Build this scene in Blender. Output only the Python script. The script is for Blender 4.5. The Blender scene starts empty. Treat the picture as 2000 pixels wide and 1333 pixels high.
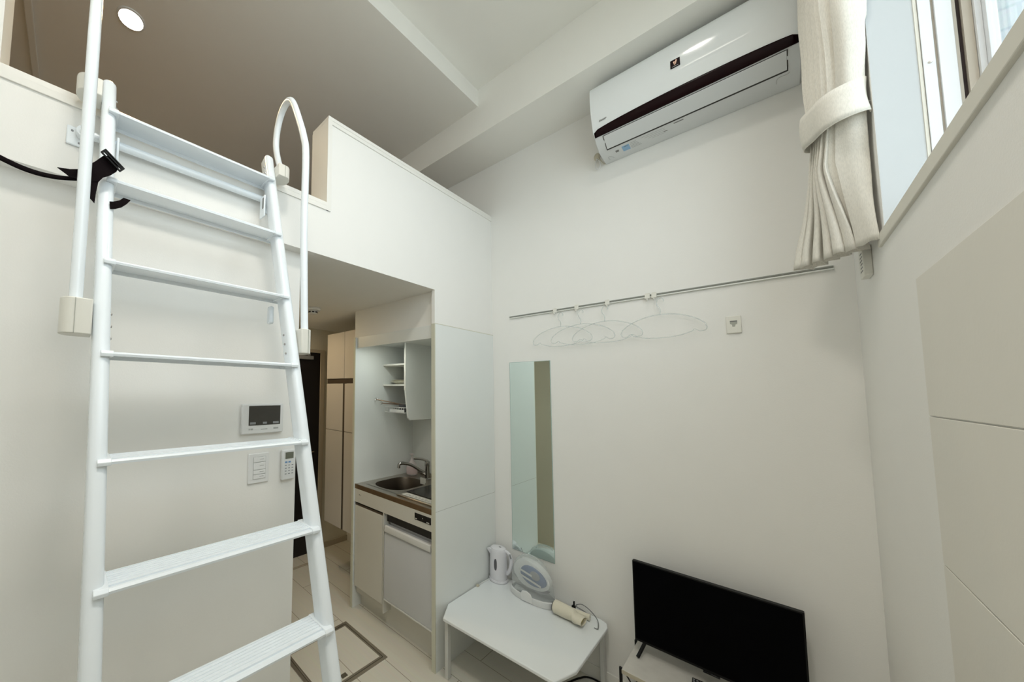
import bpy, bmesh, math, random
from mathutils import Vector, Matrix
PI = math.pi
S = bpy.context.scene
random.seed(4)

# ---------------------------------------------------------------- camera
W_, H_ = 2000.0, 1333.0
FPX, CX, CY = 677.1, 717.6, 715.2
cam_d = bpy.data.cameras.new('camera')
cam = bpy.data.objects.new('camera', cam_d)
S.collection.objects.link(cam)
cam_d.sensor_width = 36.0
cam_d.lens = FPX * 36.0 / W_
cam_d.shift_x = (W_ / 2 - CX) / W_
cam_d.shift_y = (CY - H_ / 2) / W_
cam_d.clip_start = 0.01
rt = Vector((0.75309969, -0.64241895, 0.01189891))
dn = Vector((0.05279802, 0.04378648, -0.99759666))
fw = Vector((0.64035399, 0.75191797, 0.06825922))
M = Matrix.Identity(4)
for i in range(3):
    M[i][0] = rt[i]; M[i][1] = -dn[i]; M[i][2] = -fw[i]
M[2][3] = 1.5
cam.matrix_world = M
S.camera = cam

# ---------------------------------------------------------------- world + exposure
S.view_settings.view_transform = 'Standard'
S.view_settings.look = 'None'
S.view_settings.gamma = 1.0
S.view_settings.use_curve_mapping = False
S.view_settings.exposure = 0.57
wd = bpy.data.worlds.new('world'); S.world = wd
wd.use_nodes = True
bg = wd.node_tree.nodes['Background']
bg.inputs[0].default_value = (0.86, 0.94, 1.0, 1)
bg.inputs[1].default_value = 2.2

def area(name, loc, size, power, col, rot=(0, 0, 0), sy=None, portal=False, shape='RECTANGLE', spread=PI):
    l = bpy.data.lights.new(name, 'AREA'); l.shape = shape; l.size = size
    if sy: l.size_y = sy
    l.energy = power; l.color = col; l.spread = spread
    if portal: l.cycles.is_portal = True
    o = bpy.data.objects.new(name, l); o.location = loc; o.rotation_euler = rot
    S.collection.objects.link(o); return o
# daylight portal in the window opening (guides sky sampling only)
area('window_portal', (0.80, -0.40, 2.50), 1.7, 1, (1, 1, 1), (PI / 2, 0, 0), 1.1, portal=True)
# lamps of the room, plus an added ceiling lamp and corridor lamp
LAMP_MAIN = (1.0, 0.95, 0.87)
area('room_downlight_lamp', (1.22, 0.20, 3.372), 0.11, 1.7, LAMP_MAIN, shape='DISK', spread=2.3)
area('added_ceiling_light', (0.12, 0.20, 3.345), 0.34, 6.3, LAMP_MAIN, shape='DISK', spread=2.5)  # added unseen lamp that brightens the ladder and lower walls
area('loft_downlight_lamp', (0.125, 1.94, 3.262), 0.10, 2.3, (1.0, 0.70, 0.32), shape='DISK', spread=2.3)
area('added_corridor_lamp', (1.12, 2.45, 2.065), 0.09, 2.1, (1.0, 0.76, 0.46), shape='DISK')  # added unseen lamp giving the corridor its warm light
area('kitchen_strip_lamp', (1.64, 1.66, 1.824), 0.03, 0.36, (0.95, 1.0, 0.88), (0, 0, 0), sy=0.30)

# ---------------------------------------------------------------- materials
def lin(c):
    return tuple(((v / 255.0) / 12.92 if v / 255.0 <= 0.04045 else ((v / 255.0 + 0.055) / 1.055) ** 2.4) for v in c)
def mat(name, rgb, rough=0.5, metal=0.0, spec=0.5, bump=0.0, bscale=200.0, noise=0.0, nscale=8.0, emit=None, estr=0.0, coat=0.0, trans=0.0, alpha=1.0, aniso=None):
    m = bpy.data.materials.new(name); m.use_nodes = True
    nt = m.node_tree; b = nt.nodes['Principled BSDF']
    b.inputs['Base Color'].default_value = (*rgb, 1); b.inputs['Roughness'].default_value = rough
    b.inputs['Metallic'].default_value = metal; b.inputs['Specular IOR Level'].default_value = spec
    b.inputs['Coat Weight'].default_value = coat
    b.inputs['Transmission Weight'].default_value = trans
    b.inputs['Alpha'].default_value = alpha
    tc = nt.nodes.new('ShaderNodeTexCoord')
    n = nt.nodes.new('ShaderNodeTexNoise'); n.inputs['Scale'].default_value = nscale; n.inputs['Detail'].default_value = 4
    nt.links.new(tc.outputs['Object'], n.inputs['Vector'])
    mx = nt.nodes.new('ShaderNodeMix'); mx.data_type = 'RGBA'
    k = max(noise, 0.012)
    mx.inputs[6].default_value = tuple(v * (1 - k) for v in rgb) + (1,)
    mx.inputs[7].default_value = tuple(min(1, v * (1 + k)) for v in rgb) + (1,)
    nt.links.new(n.outputs['Fac'], mx.inputs[0]); nt.links.new(mx.outputs[2], b.inputs['Base Color'])
    if bump > 0:
        n2 = nt.nodes.new('ShaderNodeTexNoise'); n2.inputs['Scale'].default_value = bscale; n2.inputs['Detail'].default_value = 3
        nt.links.new(tc.outputs['Object'], n2.inputs['Vector'])
        bp = nt.nodes.new('ShaderNodeBump'); bp.inputs['Strength'].default_value = bump; bp.inputs['Distance'].default_value = 0.002
        nt.links.new(n2.outputs['Fac'], bp.inputs['Height']); nt.links.new(bp.outputs[0], b.inputs['Normal'])
    if emit:
        b.inputs['Emission Color'].default_value = (*emit, 1); b.inputs['Emission Strength'].default_value = estr
    return m
def clear(name, rgb, fac=0.12, rough=0.03, milky=0.0):
    m = bpy.data.materials.new(name); m.use_nodes = True; nt = m.node_tree; nt.nodes.clear()
    out = nt.nodes.new('ShaderNodeOutputMaterial'); tr = nt.nodes.new('ShaderNodeBsdfTransparent'); tr.inputs[0].default_value = (*rgb, 1)
    gl = nt.nodes.new('ShaderNodeBsdfGlossy'); gl.inputs['Roughness'].default_value = rough
    lf = nt.nodes.new('ShaderNodeLayerWeight'); pw = nt.nodes.new('ShaderNodeMath'); pw.operation = 'POWER'; pw.inputs[1].default_value = 4.0
    lw = nt.nodes.new('ShaderNodeMath'); lw.operation = 'MULTIPLY_ADD'; lw.inputs[1].default_value = fac; lw.inputs[2].default_value = 0.03
    nt.links.new(lf.outputs['Facing'], pw.inputs[0]); nt.links.new(pw.outputs[0], lw.inputs[0])
    mx = nt.nodes.new('ShaderNodeMixShader')
    nt.links.new(lw.outputs[0], mx.inputs[0]); nt.links.new(tr.outputs[0], mx.inputs[1]); nt.links.new(gl.outputs[0], mx.inputs[2])
    last = mx
    if milky > 0:
        df = nt.nodes.new('ShaderNodeBsdfDiffuse'); df.inputs[0].default_value = (0.85, 0.88, 0.88, 1)
        m2 = nt.nodes.new('ShaderNodeMixShader'); m2.inputs[0].default_value = milky
        nt.links.new(mx.outputs[0], m2.inputs[1]); nt.links.new(df.outputs[0], m2.inputs[2]); last = m2
    nt.links.new(last.outputs[0], out.inputs[0]); return m

M_ = {}
M_['wall'] = mat('wallpaper', (0.895, 0.89, 0.855), 0.75, bump=0.12, bscale=260, noise=0.01)
M_['wall_warm'] = mat('warm_light_wallpaper', (0.74, 0.70, 0.58), 0.75, bump=0.12, bscale=260)  # copy of the wallpaper with warm lamp bounce tinted into its colour
M_['ceil'] = mat('ceiling_paper', (0.93, 0.92, 0.87), 0.8, bump=0.1, bscale=260)
M_['trimw'] = mat('white_trim', (0.88, 0.87, 0.82), 0.45)
M_['trimcream'] = mat('sill_trim', (0.74, 0.72, 0.64), 0.45)
M_['alu'] = mat('window_aluminium', (0.80, 0.82, 0.84), 0.35, spec=0.5)
M_['alubeige'] = mat('window_beige', (0.55, 0.50, 0.42), 0.5)
M_['gasket'] = mat('window_gasket', (0.03, 0.015, 0.015), 0.6)
M_['jamb'] = mat('jamb_lining', (0.55, 0.58, 0.59), 0.5, bump=0.05, bscale=300)
M_['tile'] = mat('accent_tile', (0.80, 0.78, 0.71), 0.55, bump=0.1, bscale=120, noise=0.02)
M_['panel'] = mat('kitchen_panel', (0.83, 0.86, 0.84), 0.3, spec=0.4)
M_['paneledge'] = mat('panel_edge', (0.66, 0.66, 0.54), 0.45)
M_['seam'] = mat('seam_grey', (0.42, 0.43, 0.38), 0.6)
M_['cabwhite'] = mat('cabinet_white', (0.72, 0.71, 0.65), 0.4)
M_['fridge'] = mat('fridge_grey_white', (0.62, 0.64, 0.66), 0.32, bump=0.05, bscale=400)
M_['dark'] = mat('dark_gap', (0.03, 0.028, 0.025), 0.6)
M_['brownpull'] = mat('brown_pull', (0.12, 0.095, 0.07), 0.4, metal=0.4)
M_['steel'] = mat('stainless', (0.52, 0.49, 0.44), 0.28, metal=1.0, noise=0.05, nscale=30)
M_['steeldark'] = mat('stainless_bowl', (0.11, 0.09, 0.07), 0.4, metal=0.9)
M_['lip'] = mat('lip_brown_reflection', (0.26, 0.18, 0.11), 0.3, metal=0.8, noise=0.25, nscale=7)  # brown reflections put into the steel's base colour
M_['chrome'] = mat('chrome', (0.45, 0.44, 0.43), 0.15, metal=1.0)
M_['black'] = mat('black_gloss', (0.008, 0.008, 0.009), 0.18)
M_['blackp'] = mat('black_plastic', (0.007, 0.007, 0.007), 0.45, spec=0.2)
M_['screen'] = mat('tv_screen', (0.002, 0.002, 0.0025), 0.3, spec=0.02)
M_['strap'] = mat('black_webbing', (0.008, 0.005, 0.006), 0.9, spec=0.1, bump=0.3, bscale=500)
M_['ladder'] = mat('ladder_white', (0.89, 0.95, 1.0), 0.25, spec=0.5, coat=0.2)
M_['cap'] = mat('clamp_ivory', (0.82, 0.81, 0.74), 0.4)
M_['acw'] = mat('aircon_white', (0.84, 0.87, 0.87), 0.12, spec=0.5, coat=0.3)
M_['acw2'] = mat('aircon_matte', (0.74, 0.76, 0.76), 0.4)
M_['acband'] = mat('aircon_band', (0.010, 0.002, 0.003), 0.2, spec=0.12)
M_['bronze'] = mat('badge_bronze', (0.55, 0.36, 0.28), 0.3, metal=0.6)
M_['ink'] = mat('grey_ink', (0.20, 0.20, 0.19), 0.6)
M_['inklight'] = mat('light_grey_ink', (0.44, 0.45, 0.44), 0.6)
M_['blue'] = mat('light_blue_label', (0.30, 0.50, 0.72), 0.5)
M_['blued'] = mat('iron_blue', (0.09, 0.16, 0.32), 0.3)
M_['bluebtn'] = mat('button_blue', (0.15, 0.30, 0.55), 0.5)
M_['white'] = mat('white_plastic', (0.80, 0.81, 0.80), 0.35)
M_['kettle'] = mat('kettle_white', (0.80, 0.80, 0.84), 0.25)
M_['ivory'] = mat('dryer_ivory', (0.78, 0.74, 0.60), 0.35)
M_['ivoryd'] = mat('dryer_edge', (0.60, 0.52, 0.22), 0.5)
M_['greyp'] = mat('grey_plastic', (0.28, 0.29, 0.30), 0.4)
M_['greywin'] = mat('smoked_window', (0.10, 0.10, 0.11), 0.15)
M_['lcd'] = mat('lcd_grey', (0.16, 0.17, 0.13), 0.3)
M_['icscreen'] = mat('intercom_screen', (0.05, 0.048, 0.042), 0.25)
M_['tablew'] = mat('table_white', (0.86, 0.90, 0.91), 0.28, coat=0.2)
M_['tableleg'] = mat('table_leg', (0.66, 0.67, 0.65), 0.35)
M_['standtop'] = mat('whitewashed_wood', (0.64, 0.62, 0.57), 0.55, noise=0.12, nscale=22)
M_['standedge'] = mat('stand_edge', (0.50, 0.46, 0.36), 0.55)
M_['cable'] = mat('grey_cable', (0.18, 0.19, 0.19), 0.5)
M_['loftwood'] = mat('loft_floor', (0.22, 0.13, 0.045), 0.5)
M_['door'] = mat('dark_door', (0.010, 0.008, 0.009), 0.4)
M_['doorframe'] = mat('door_frame', (0.50, 0.44, 0.34), 0.5)
M_['shoecab'] = mat('shoe_cabinet', (0.68, 0.64, 0.58), 0.35)
M_['mirror'] = mat('mirror_silver', (0.80, 0.90, 0.87), 0.0, metal=1.0)
M_['mirredge'] = mat('mirror_edge', (0.42, 0.55, 0.52), 0.2)
M_['hatchm'] = mat('hatch_metal', (0.40, 0.37, 0.31), 0.35, metal=0.7)
M_['hatchd'] = mat('hatch_dark', (0.13, 0.12, 0.09), 0.5, metal=0.3)
M_['rail'] = mat('hanging_rail', (0.78, 0.80, 0.76), 0.4, metal=0.2)
M_['raildark'] = mat('rail_slot', (0.26, 0.27, 0.24), 0.5)
M_['soap'] = mat('soap_bottle', (0.72, 0.66, 0.66), 0.35)
M_['label'] = mat('paper_label', (0.72, 0.72, 0.68), 0.6)
M_['labelpink'] = mat('pink_label', (0.74, 0.60, 0.60), 0.6)
M_['plate'] = mat('crockery', (0.80, 0.78, 0.66), 0.3)
M_['spoon'] = mat('cutlery', (0.30, 0.22, 0.16), 0.35, metal=0.6)
M_['pipe'] = mat('beige_putty', (0.62, 0.58, 0.46), 0.6)
M_['lampon'] = mat('lamp_lit', (1, 1, 1), 0.5, emit=(1.0, 0.93, 0.80), estr=6.0)
M_['lampon2'] = mat('lamp_lit_cool', (1, 1, 1), 0.5, emit=(0.95, 1.0, 0.95), estr=4.0)
M_['glass'] = clear('window_glass', (0.97, 0.99, 0.99), 0.5)
M_['clearp'] = clear('clear_plastic', (0.90, 0.92, 0.92), 0.6, 0.05, 0.25)
M_['dome'] = clear('clear_dome', (0.96, 0.98, 0.98), 0.7, 0.08, 0.26)

# woven curtain
def fabric(name, rgb):
    m = bpy.data.materials.new(name); m.use_nodes = True; nt = m.node_tree; b = nt.nodes['Principled BSDF']
    b.inputs['Roughness'].default_value = 0.9; b.inputs['Specular IOR Level'].default_value = 0.15
    tc = nt.nodes.new('ShaderNodeTexCoord'); mp = nt.nodes.new('ShaderNodeMapping'); mp.inputs['Scale'].default_value = (700, 700, 90)
    n = nt.nodes.new('ShaderNodeTexNoise'); n.inputs['Scale'].default_value = 1.0; n.inputs['Detail'].default_value = 3
    nt.links.new(tc.outputs['Object'], mp.inputs[0]); nt.links.new(mp.outputs[0], n.inputs['Vector'])
    cr = nt.nodes.new('ShaderNodeValToRGB'); cr.color_ramp.elements[0].color = tuple(v * 0.86 for v in rgb) + (1,); cr.color_ramp.elements[1].color = (*rgb, 1)
    cr.color_ramp.elements[0].position = 0.3; cr.color_ramp.elements[1].position = 0.6
    nt.links.new(n.outputs['Fac'], cr.inputs[0]); nt.links.new(cr.outputs[0], b.inputs['Base Color'])
    bp = nt.nodes.new('ShaderNodeBump'); bp.inputs['Strength'].default_value = 0.25; bp.inputs['Distance'].default_value = 0.001
    nt.links.new(n.outputs['Fac'], bp.inputs['Height']); nt.links.new(bp.outputs[0], b.inputs['Normal'])
    # thin cloth lets some daylight through
    tl = nt.nodes.new('ShaderNodeBsdfTranslucent'); tl.inputs[0].default_value = (*rgb, 1)
    mx = nt.nodes.new('ShaderNodeMixShader'); mx.inputs[0].default_value = 0.14
    out = nt.nodes['Material Output']
    nt.links.new(b.outputs[0], mx.inputs[1]); nt.links.new(tl.outputs[0], mx.inputs[2]); nt.links.new(mx.outputs[0], out.inputs[0])
    return m
M_['curtain'] = fabric('linen_curtain', (0.95, 0.92, 0.84))

# floor planks: long boards running away from the window wall, seams every 0.2 m
def plank_mat():
    m = bpy.data.materials.new('floor_planks'); m.use_nodes = True; nt = m.node_tree; b = nt.nodes['Principled BSDF']
    b.inputs['Roughness'].default_value = 0.38
    g = nt.nodes.new('ShaderNodeNewGeometry'); sp = nt.nodes.new('ShaderNodeSeparateXYZ'); cb = nt.nodes.new('ShaderNodeCombineXYZ')
    nt.links.new(g.outputs['Position'], sp.inputs[0])
    ax = nt.nodes.new('ShaderNodeMath'); ax.operation = 'ADD'; ax.inputs[1].default_value = -0.008
    ay = nt.nodes.new('ShaderNodeMath'); ay.operation = 'ADD'; ay.inputs[1].default_value = 0.12
    nt.links.new(sp.outputs[0], ax.inputs[0]); nt.links.new(sp.outputs[1], ay.inputs[0])
    nt.links.new(ay.outputs[0], cb.inputs[0]); nt.links.new(ax.outputs[0], cb.inputs[1])
    br = nt.nodes.new('ShaderNodeTexBrick'); nt.links.new(cb.outputs[0], br.inputs['Vector'])
    br.inputs['Color1'].default_value = (0.82, 0.80, 0.71, 1); br.inputs['Color2'].default_value = (0.79, 0.77, 0.68, 1)
    br.inputs['Mortar'].default_value = (0.32, 0.27, 0.19, 1); br.inputs['Scale'].default_value = 1.0
    br.inputs['Mortar Size'].default_value = 0.0018; br.inputs['Mortar Smooth'].default_value = 0.3
    br.inputs['Brick Width'].default_value = 1.25; br.inputs['Row Height'].default_value = 0.2005; br.offset = 0.37
    mp = nt.nodes.new('ShaderNodeMapping'); mp.inputs['Scale'].default_value = (60, 3, 1)
    n = nt.nodes.new('ShaderNodeTexNoise'); n.inputs['Scale'].default_value = 1; n.inputs['Detail'].default_value = 5
    nt.links.new(g.outputs['Position'], mp.inputs[0]); nt.links.new(mp.outputs[0], n.inputs['Vector'])
    mx = nt.nodes.new('ShaderNodeMix'); mx.data_type = 'RGBA'; mx.blend_type = 'MULTIPLY'; mx.inputs[0].default_value = 0.10
    nt.links.new(br.outputs['Color'], mx.inputs[6]); nt.links.new(n.outputs['Color'], mx.inputs[7])
    nt.links.new(mx.outputs[2], b.inputs['Base Color']); return m
M_['floor'] = plank_mat()
def siding_mat():
    m = bpy.data.materials.new('outside_siding'); m.use_nodes = True; nt = m.node_tree; b = nt.nodes['Principled BSDF']
    b.inputs['Roughness'].default_value = 0.8
    g = nt.nodes.new('ShaderNodeNewGeometry'); sp = nt.nodes.new('ShaderNodeSeparateXYZ'); cb = nt.nodes.new('ShaderNodeCombineXYZ')
    nt.links.new(g.outputs['Position'], sp.inputs[0]); nt.links.new(sp.outputs[1], cb.inputs[0]); nt.links.new(sp.outputs[2], cb.inputs[1])
    br = nt.nodes.new('ShaderNodeTexBrick'); nt.links.new(cb.outputs[0], br.inputs['Vector'])
    br.inputs['Color1'].default_value = (0.42, 0.46, 0.47, 1); br.inputs['Color2'].default_value = (0.46, 0.49, 0.50, 1)
    br.inputs['Mortar'].default_value = (0.34, 0.39, 0.41, 1); br.inputs['Scale'].default_value = 1.0
    br.inputs['Mortar Size'].default_value = 0.006; br.inputs['Brick Width'].default_value = 0.32; br.inputs['Row Height'].default_value = 0.10
    n = nt.nodes.new('ShaderNodeTexNoise'); n.inputs['Scale'].default_value = 60
    nt.links.new(g.outputs['Position'], n.inputs['Vector'])
    mx = nt.nodes.new('ShaderNodeMix'); mx.data_type = 'RGBA'; mx.blend_type = 'MULTIPLY'; mx.inputs[0].default_value = 0.2
    nt.links.new(br.outputs['Color'], mx.inputs[6]); nt.links.new(n.outputs['Color'], mx.inputs[7])
    nt.links.new(mx.outputs[2], b.inputs['Base Color']); return m
M_['siding'] = siding_mat()

# ---------------------------------------------------------------- mesh helpers
def frame_from(d):
    d = Vector(d).normalized()
    up = Vector((0, 0, 1)) if abs(d.z) < 0.9 else Vector((1, 0, 0))
    a = d.cross(up).normalized(); b = a.cross(d).normalized(); return a, b
def smooth_path(pts, n=8):
    P = [Vector(p) for p in pts]; out = []
    for i in range(len(P) - 1):
        p0 = P[max(i - 1, 0)]; p1 = P[i]; p2 = P[i + 1]; p3 = P[min(i + 2, len(P) - 1)]
        for k in range(n):
            t = k / n
            out.append(0.5 * ((2 * p1) + (-p0 + p2) * t + (2 * p0 - 5 * p1 + 4 * p2 - p3) * t * t + (-p0 + 3 * p1 - 3 * p2 + p3) * t ** 3))
    out.append(P[-1]); return out
class MB:
    def __init__(s): s.v = []; s.f = []
    def add(s, vs, fs):
        o = len(s.v); s.v += [Vector(v) for v in vs]; s.f += [tuple(i + o for i in f) for f in fs]; return s
    def box(s, x0, x1, y0, y1, z0, z1):
        return s.add([(x, y, z) for x in (x0, x1) for y in (y0, y1) for z in (z0, z1)],
                     [(0, 1, 3, 2), (4, 6, 7, 5), (0, 4, 5, 1), (2, 3, 7, 6), (0, 2, 6, 4), (1, 5, 7, 3)])
    def obox(s, c, ax, ay, az, h):
        c = Vector(c); ax, ay, az = Vector(ax), Vector(ay), Vector(az)
        return s.add([c + ax * sx * h[0] + ay * sy * h[1] + az * sz * h[2] for sx in (-1, 1) for sy in (-1, 1) for sz in (-1, 1)],
                     [(0, 1, 3, 2), (4, 6, 7, 5), (0, 4, 5, 1), (2, 3, 7, 6), (0, 2, 6, 4), (1, 5, 7, 3)])
    def loft(s, rings, closed=True, cap=True):
        n = len(rings[0]); vs = [p for r in rings for p in r]; fs = []
        for i in range(len(rings) - 1):
            for j in range(n if closed else n - 1):
                k = (j + 1) % n
                fs.append((i * n + j, i * n + k, (i + 1) * n + k, (i + 1) * n + j))
        if cap and closed:
            fs.append(tuple(range(n - 1, -1, -1))); fs.append(tuple((len(rings) - 1) * n + j for j in range(n)))
        return s.add(vs, fs)
    def prism(s, pts, axis, a, b):
        def mk(p, t):
            return {'X': (t, p[0], p[1]), 'Y': (p[0], t, p[1]), 'Z': (p[0], p[1], t)}[axis]
        return s.loft([[mk(p, a) for p in pts], [mk(p, b) for p in pts]])
    def tube(s, path, r, seg=12, ry=None, up=None, cap=True):
        P = [Vector(p) for p in path]; rings = []
        t0 = (P[1] - P[0]).normalized()
        if up is not None:
            a = Vector(up); a = (a - t0 * a.dot(t0)).normalized()
        else: a, _ = frame_from(t0)
        for i, p in enumerate(P):
            t = (P[min(i + 1, len(P) - 1)] - P[max(i - 1, 0)]).normalized()
            a = (a - t * a.dot(t)).normalized(); b = t.cross(a)
            ra = r[i] if isinstance(r, (list, tuple)) else r; rb = ry if ry else ra
            rings.append([p + a * math.cos(2 * PI * k / seg) * ra + b * math.sin(2 * PI * k / seg) * rb for k in range(seg)])
        return s.loft(rings, True, cap)
    def lathe(s, c, prof, seg=24, axis=(0, 0, 1), sx=1.0, sy=1.0):
        c = Vector(c); ax = Vector(axis).normalized(); a, b = (Vector((1, 0, 0)), Vector((0, 1, 0))) if abs(ax.z) > 0.99 else frame_from(ax)
        return s.loft([[c + ax * h + a * (r * sx * math.cos(2 * PI * k / seg)) + b * (r * sy * math.sin(2 * PI * k / seg)) for k in range(seg)] for r, h in prof])
    def ellipsoid(s, c, rx, ry, rz, seg=24, rings=14):
        c = Vector(c); R = []
        for i in range(rings + 1):
            t = PI * (i + 0.02) / (rings + 0.04)
            R.append([c + Vector((rx * math.sin(t) * math.cos(2 * PI * k / seg), ry * math.sin(t) * math.sin(2 * PI * k / seg), rz * math.cos(t))) for k in range(seg)])
        return s.loft(R)
    def grid(s, rows, thick=None):
        n = len(rows[0]); vs = [p for r in rows for p in r]
        return s.add(vs, [(i * n + j, i * n + j + 1, (i + 1) * n + j + 1, (i + 1) * n + j) for i in range(len(rows) - 1) for j in range(n - 1)])
def root_of(o):
    while o.parent: o = o.parent
    return o
def obj(name, mb, m, parent=None, bevel=0.0, seg=2, smooth=True, solid=0.0, loc=None, ang=38):
    off = Vector(root_of(parent)['_b']) if parent else Vector(loc if loc else (0, 0, 0))
    me = bpy.data.meshes.new(name)
    me.from_pydata([tuple(v - off) for v in mb.v], [], mb.f)
    bm = bmesh.new(); bm.from_mesh(me)
    bmesh.ops.remove_doubles(bm, verts=bm.verts, dist=1e-6)
    bmesh.ops.recalc_face_normals(bm, faces=bm.faces)
    for f in bm.faces: f.smooth = smooth
    for e in bm.edges:
        if len(e.link_faces) == 2 and e.calc_face_angle(0) > math.radians(ang): e.smooth = False
    bm.to_mesh(me); bm.free()
    me.materials.append(M_[m] if isinstance(m, str) else m)
    o = bpy.data.objects.new(name, me); S.collection.objects.link(o)
    if parent: o.parent = parent
    else: o.location = off
    if solid:
        d = o.modifiers.new('thickness', 'SOLIDIFY'); d.thickness = solid; d.offset = 0
    if bevel:
        d = o.modifiers.new('bevel', 'BEVEL'); d.width = bevel; d.segments = seg; d.limit_method = 'ANGLE'; d.angle_limit = math.radians(35)
        if hasattr(d, 'harden_normals'): d.harden_normals = False
    o['_b'] = list(off)
    return o
def pieces(name, mb, m, parent=None, **kw):
    # every separate solid of the builder becomes a part of its own
    par = list(range(len(mb.v)))
    def fd(i):
        while par[i] != i: par[i] = par[par[i]]; i = par[i]
        return i
    for f in mb.f:
        for i in f[1:]: par[fd(i)] = fd(f[0])
    groups = {}
    for f in mb.f: groups.setdefault(fd(f[0]), []).append(f)
    out = []
    for fs in groups.values():
        ids = sorted({i for f in fs for i in f}); mp = {i: k for k, i in enumerate(ids)}
        g = MB(); g.v = [mb.v[i] for i in ids]; g.f = [tuple(mp[i] for i in f) for f in fs]
        out.append(obj(name, g, m, parent, **kw))
    return out
def thing(name, label, cat, loc, group=None):
    o = bpy.data.objects.new(name, None); o.empty_display_size = 0.05; S.collection.objects.link(o)
    o.location = loc; o['_b'] = list(loc); o['label'] = label; o['category'] = cat
    if group: o['group'] = group
    return o
def tag(o, label, cat, group=None):
    o['label'] = label; o['category'] = cat
    if group: o['group'] = group
    return o
def struct(name, mb, m, bevel=0.0, parent=None):
    o = obj(name, mb, m, parent, bevel=bevel, smooth=False)
    if not parent: o['kind'] = 'structure'
    return o
def B(*a): return MB().box(*a)

# ================================================================ THE ROOM
XA, YL, YI, YW = 2.174, 1.2385, 1.29, -0.21
ZC, ZB, ZH = 2.0755, 2.302, 2.705          # opening top, loft parapet, half wall
struct('floor', B(-0.75, 2.25, -0.30, 2.86, -0.05, 0.0), 'floor')
struct('wall_right', B(XA, 2.26, -0.38, 3.12, 0.0, 3.45), 'wall')
# front (window) wall with the high window opening
wf = MB()
wf.box(-0.75, XA, -0.40, YW, 0.0, 1.930)
wf.box(1.6455, XA, -0.281, YW, 1.930, 3.45); wf.box(1.70, XA, -0.40, -0.281, 1.930, 3.45)
wf.box(-0.75, -0.05, -0.40, YW, 1.930, 3.45); wf.box(-0.05, 1.645, -0.40, YW, 3.05, 3.45); wf.box(1.645, 1.70, -0.40, -0.281, 3.05, 3.45)
struct('wall_front', wf, 'wall')
struct('trim_8', B(1.6450, 1.6458, -0.281, YW - 0.0005, 1.944, 3.05), 'jamb')
struct('wall_left', B(-0.75, -0.62, YW, YL, 0.0, 3.45), 'wall')
# loft front: parapet band, half wall, wall above kitchen side panel
wb = MB()
t = 0.125
wb.box(-0.75, XA, YL, YL + t, ZC, ZB); wb.box(0.815, XA, YL, YL + t, ZB, ZH)
wb.box(1.553, XA, YL, 1.262, 1.880, ZC)
wb.box(-0.75, -0.182, YL, YL + t, ZB, 3.37)
wb.box(-0.75, 0.716, YI, YI + 0.08, 0.0, ZC)
wb.box(1.575, XA, 1.262, 1.995, 1.877, ZC)
struct('wall_back', wb, 'wall')
wc = MB().box(0.64, 0.716, YI + 0.08, 2.845, 0.0, ZC).box(0.64, 0.90, 2.845, 2.95, 0, ZC).box(1.86, XA, 2.845, 2.95, 0, ZC).box(0.90, 1.86, 2.845, 2.95, 1.875, ZC)
struct('wall_corridor', wc, 'wall_warm')
struct('trim_1', MB().box(-0.182, 0.828, YL - 0.005, YL + t + 0.005, ZB - 0.003, ZB + 0.014)
       .box(-0.182, 0.818, YL - 0.005, YL + 0.001, ZB - 0.022, ZB - 0.003), 'trimw', 0.001)
struct('trim_2', MB().box(0.808, XA, YL - 0.005, YL + t + 0.005, ZH - 0.003, ZH + 0.012)
       .box(0.808, XA, YL - 0.005, YL + 0.001, ZH - 0.022, ZH - 0.003)
       .box(0.806, 0.815, YL - 0.005, YL + t + 0.005, ZB + 0.014, ZH - 0.003)
       .box(0.806, 0.828, YL - 0.005, YL + 0.001, ZB - 0.022, ZH - 0.003), 'trimw', 0.001)
# ceilings
struct('ceiling', B(-0.75, XA, -0.40, 1.128, 3.385, 3.45), 'ceil')
struct('ceiling_loft', B(-0.75, XA, 1.128, 3.12, 3.275, 3.45), 'ceil')
struct('ceiling_beam', B(1.842, XA, -0.21, 3.12, 3.087, 3.385), 'ceil')
struct('loft_floor', MB().box(-0.75, XA, YL + t, 3.12, ZC, 2.13), 'wall')
struct('loft_floor_boards', MB().box(-0.66, XA, YL + t, 3.05, 2.13, 2.14), 'loftwood')
struct('wall_loft', MB().box(-0.75, -0.66, YL + t, 3.12, 2.13, 3.275).box(-0.66, XA, 3.05, 3.12, 2.13, 3.275), 'wall_warm')
struct('trim_3', B(-0.262, -0.232, YL + t, 3.05, 3.252, 3.275), 'trimw', 0.004)
# sill and window surround
struct('trim_4', MB().box(-0.08, 1.695, -0.212, YW + 0.006, 1.912, 1.946).box(-0.05, 1.645, -0.281, -0.208, 1.930, 1.944), 'trimcream', 0.002)
struct('baseboard_right', B(XA - 0.007, XA, -0.21, YL - 0.004, 0.0, 0.068), 'trimw', 0.002)
struct('baseboard_back', B(-0.62, 0.716, YI - 0.007, YI, 0.0, 0.06), 'trimw', 0.002)
# accent tiles on the window wall
tl = MB()
zs = [0.0, 0.27, 0.565, 0.862, 1.160, 1.4585, 1.752]
for i in range(len(zs) - 1):
    for (a, b) in ((-0.60, 0.38), (0.383, 1.366)):
        tl.box(a, b, YW, YW + 0.004, zs[i] + 0.0012, zs[i + 1] - 0.0012)
tw = struct('trim_5', tl, 'tile', 0.001)

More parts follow.
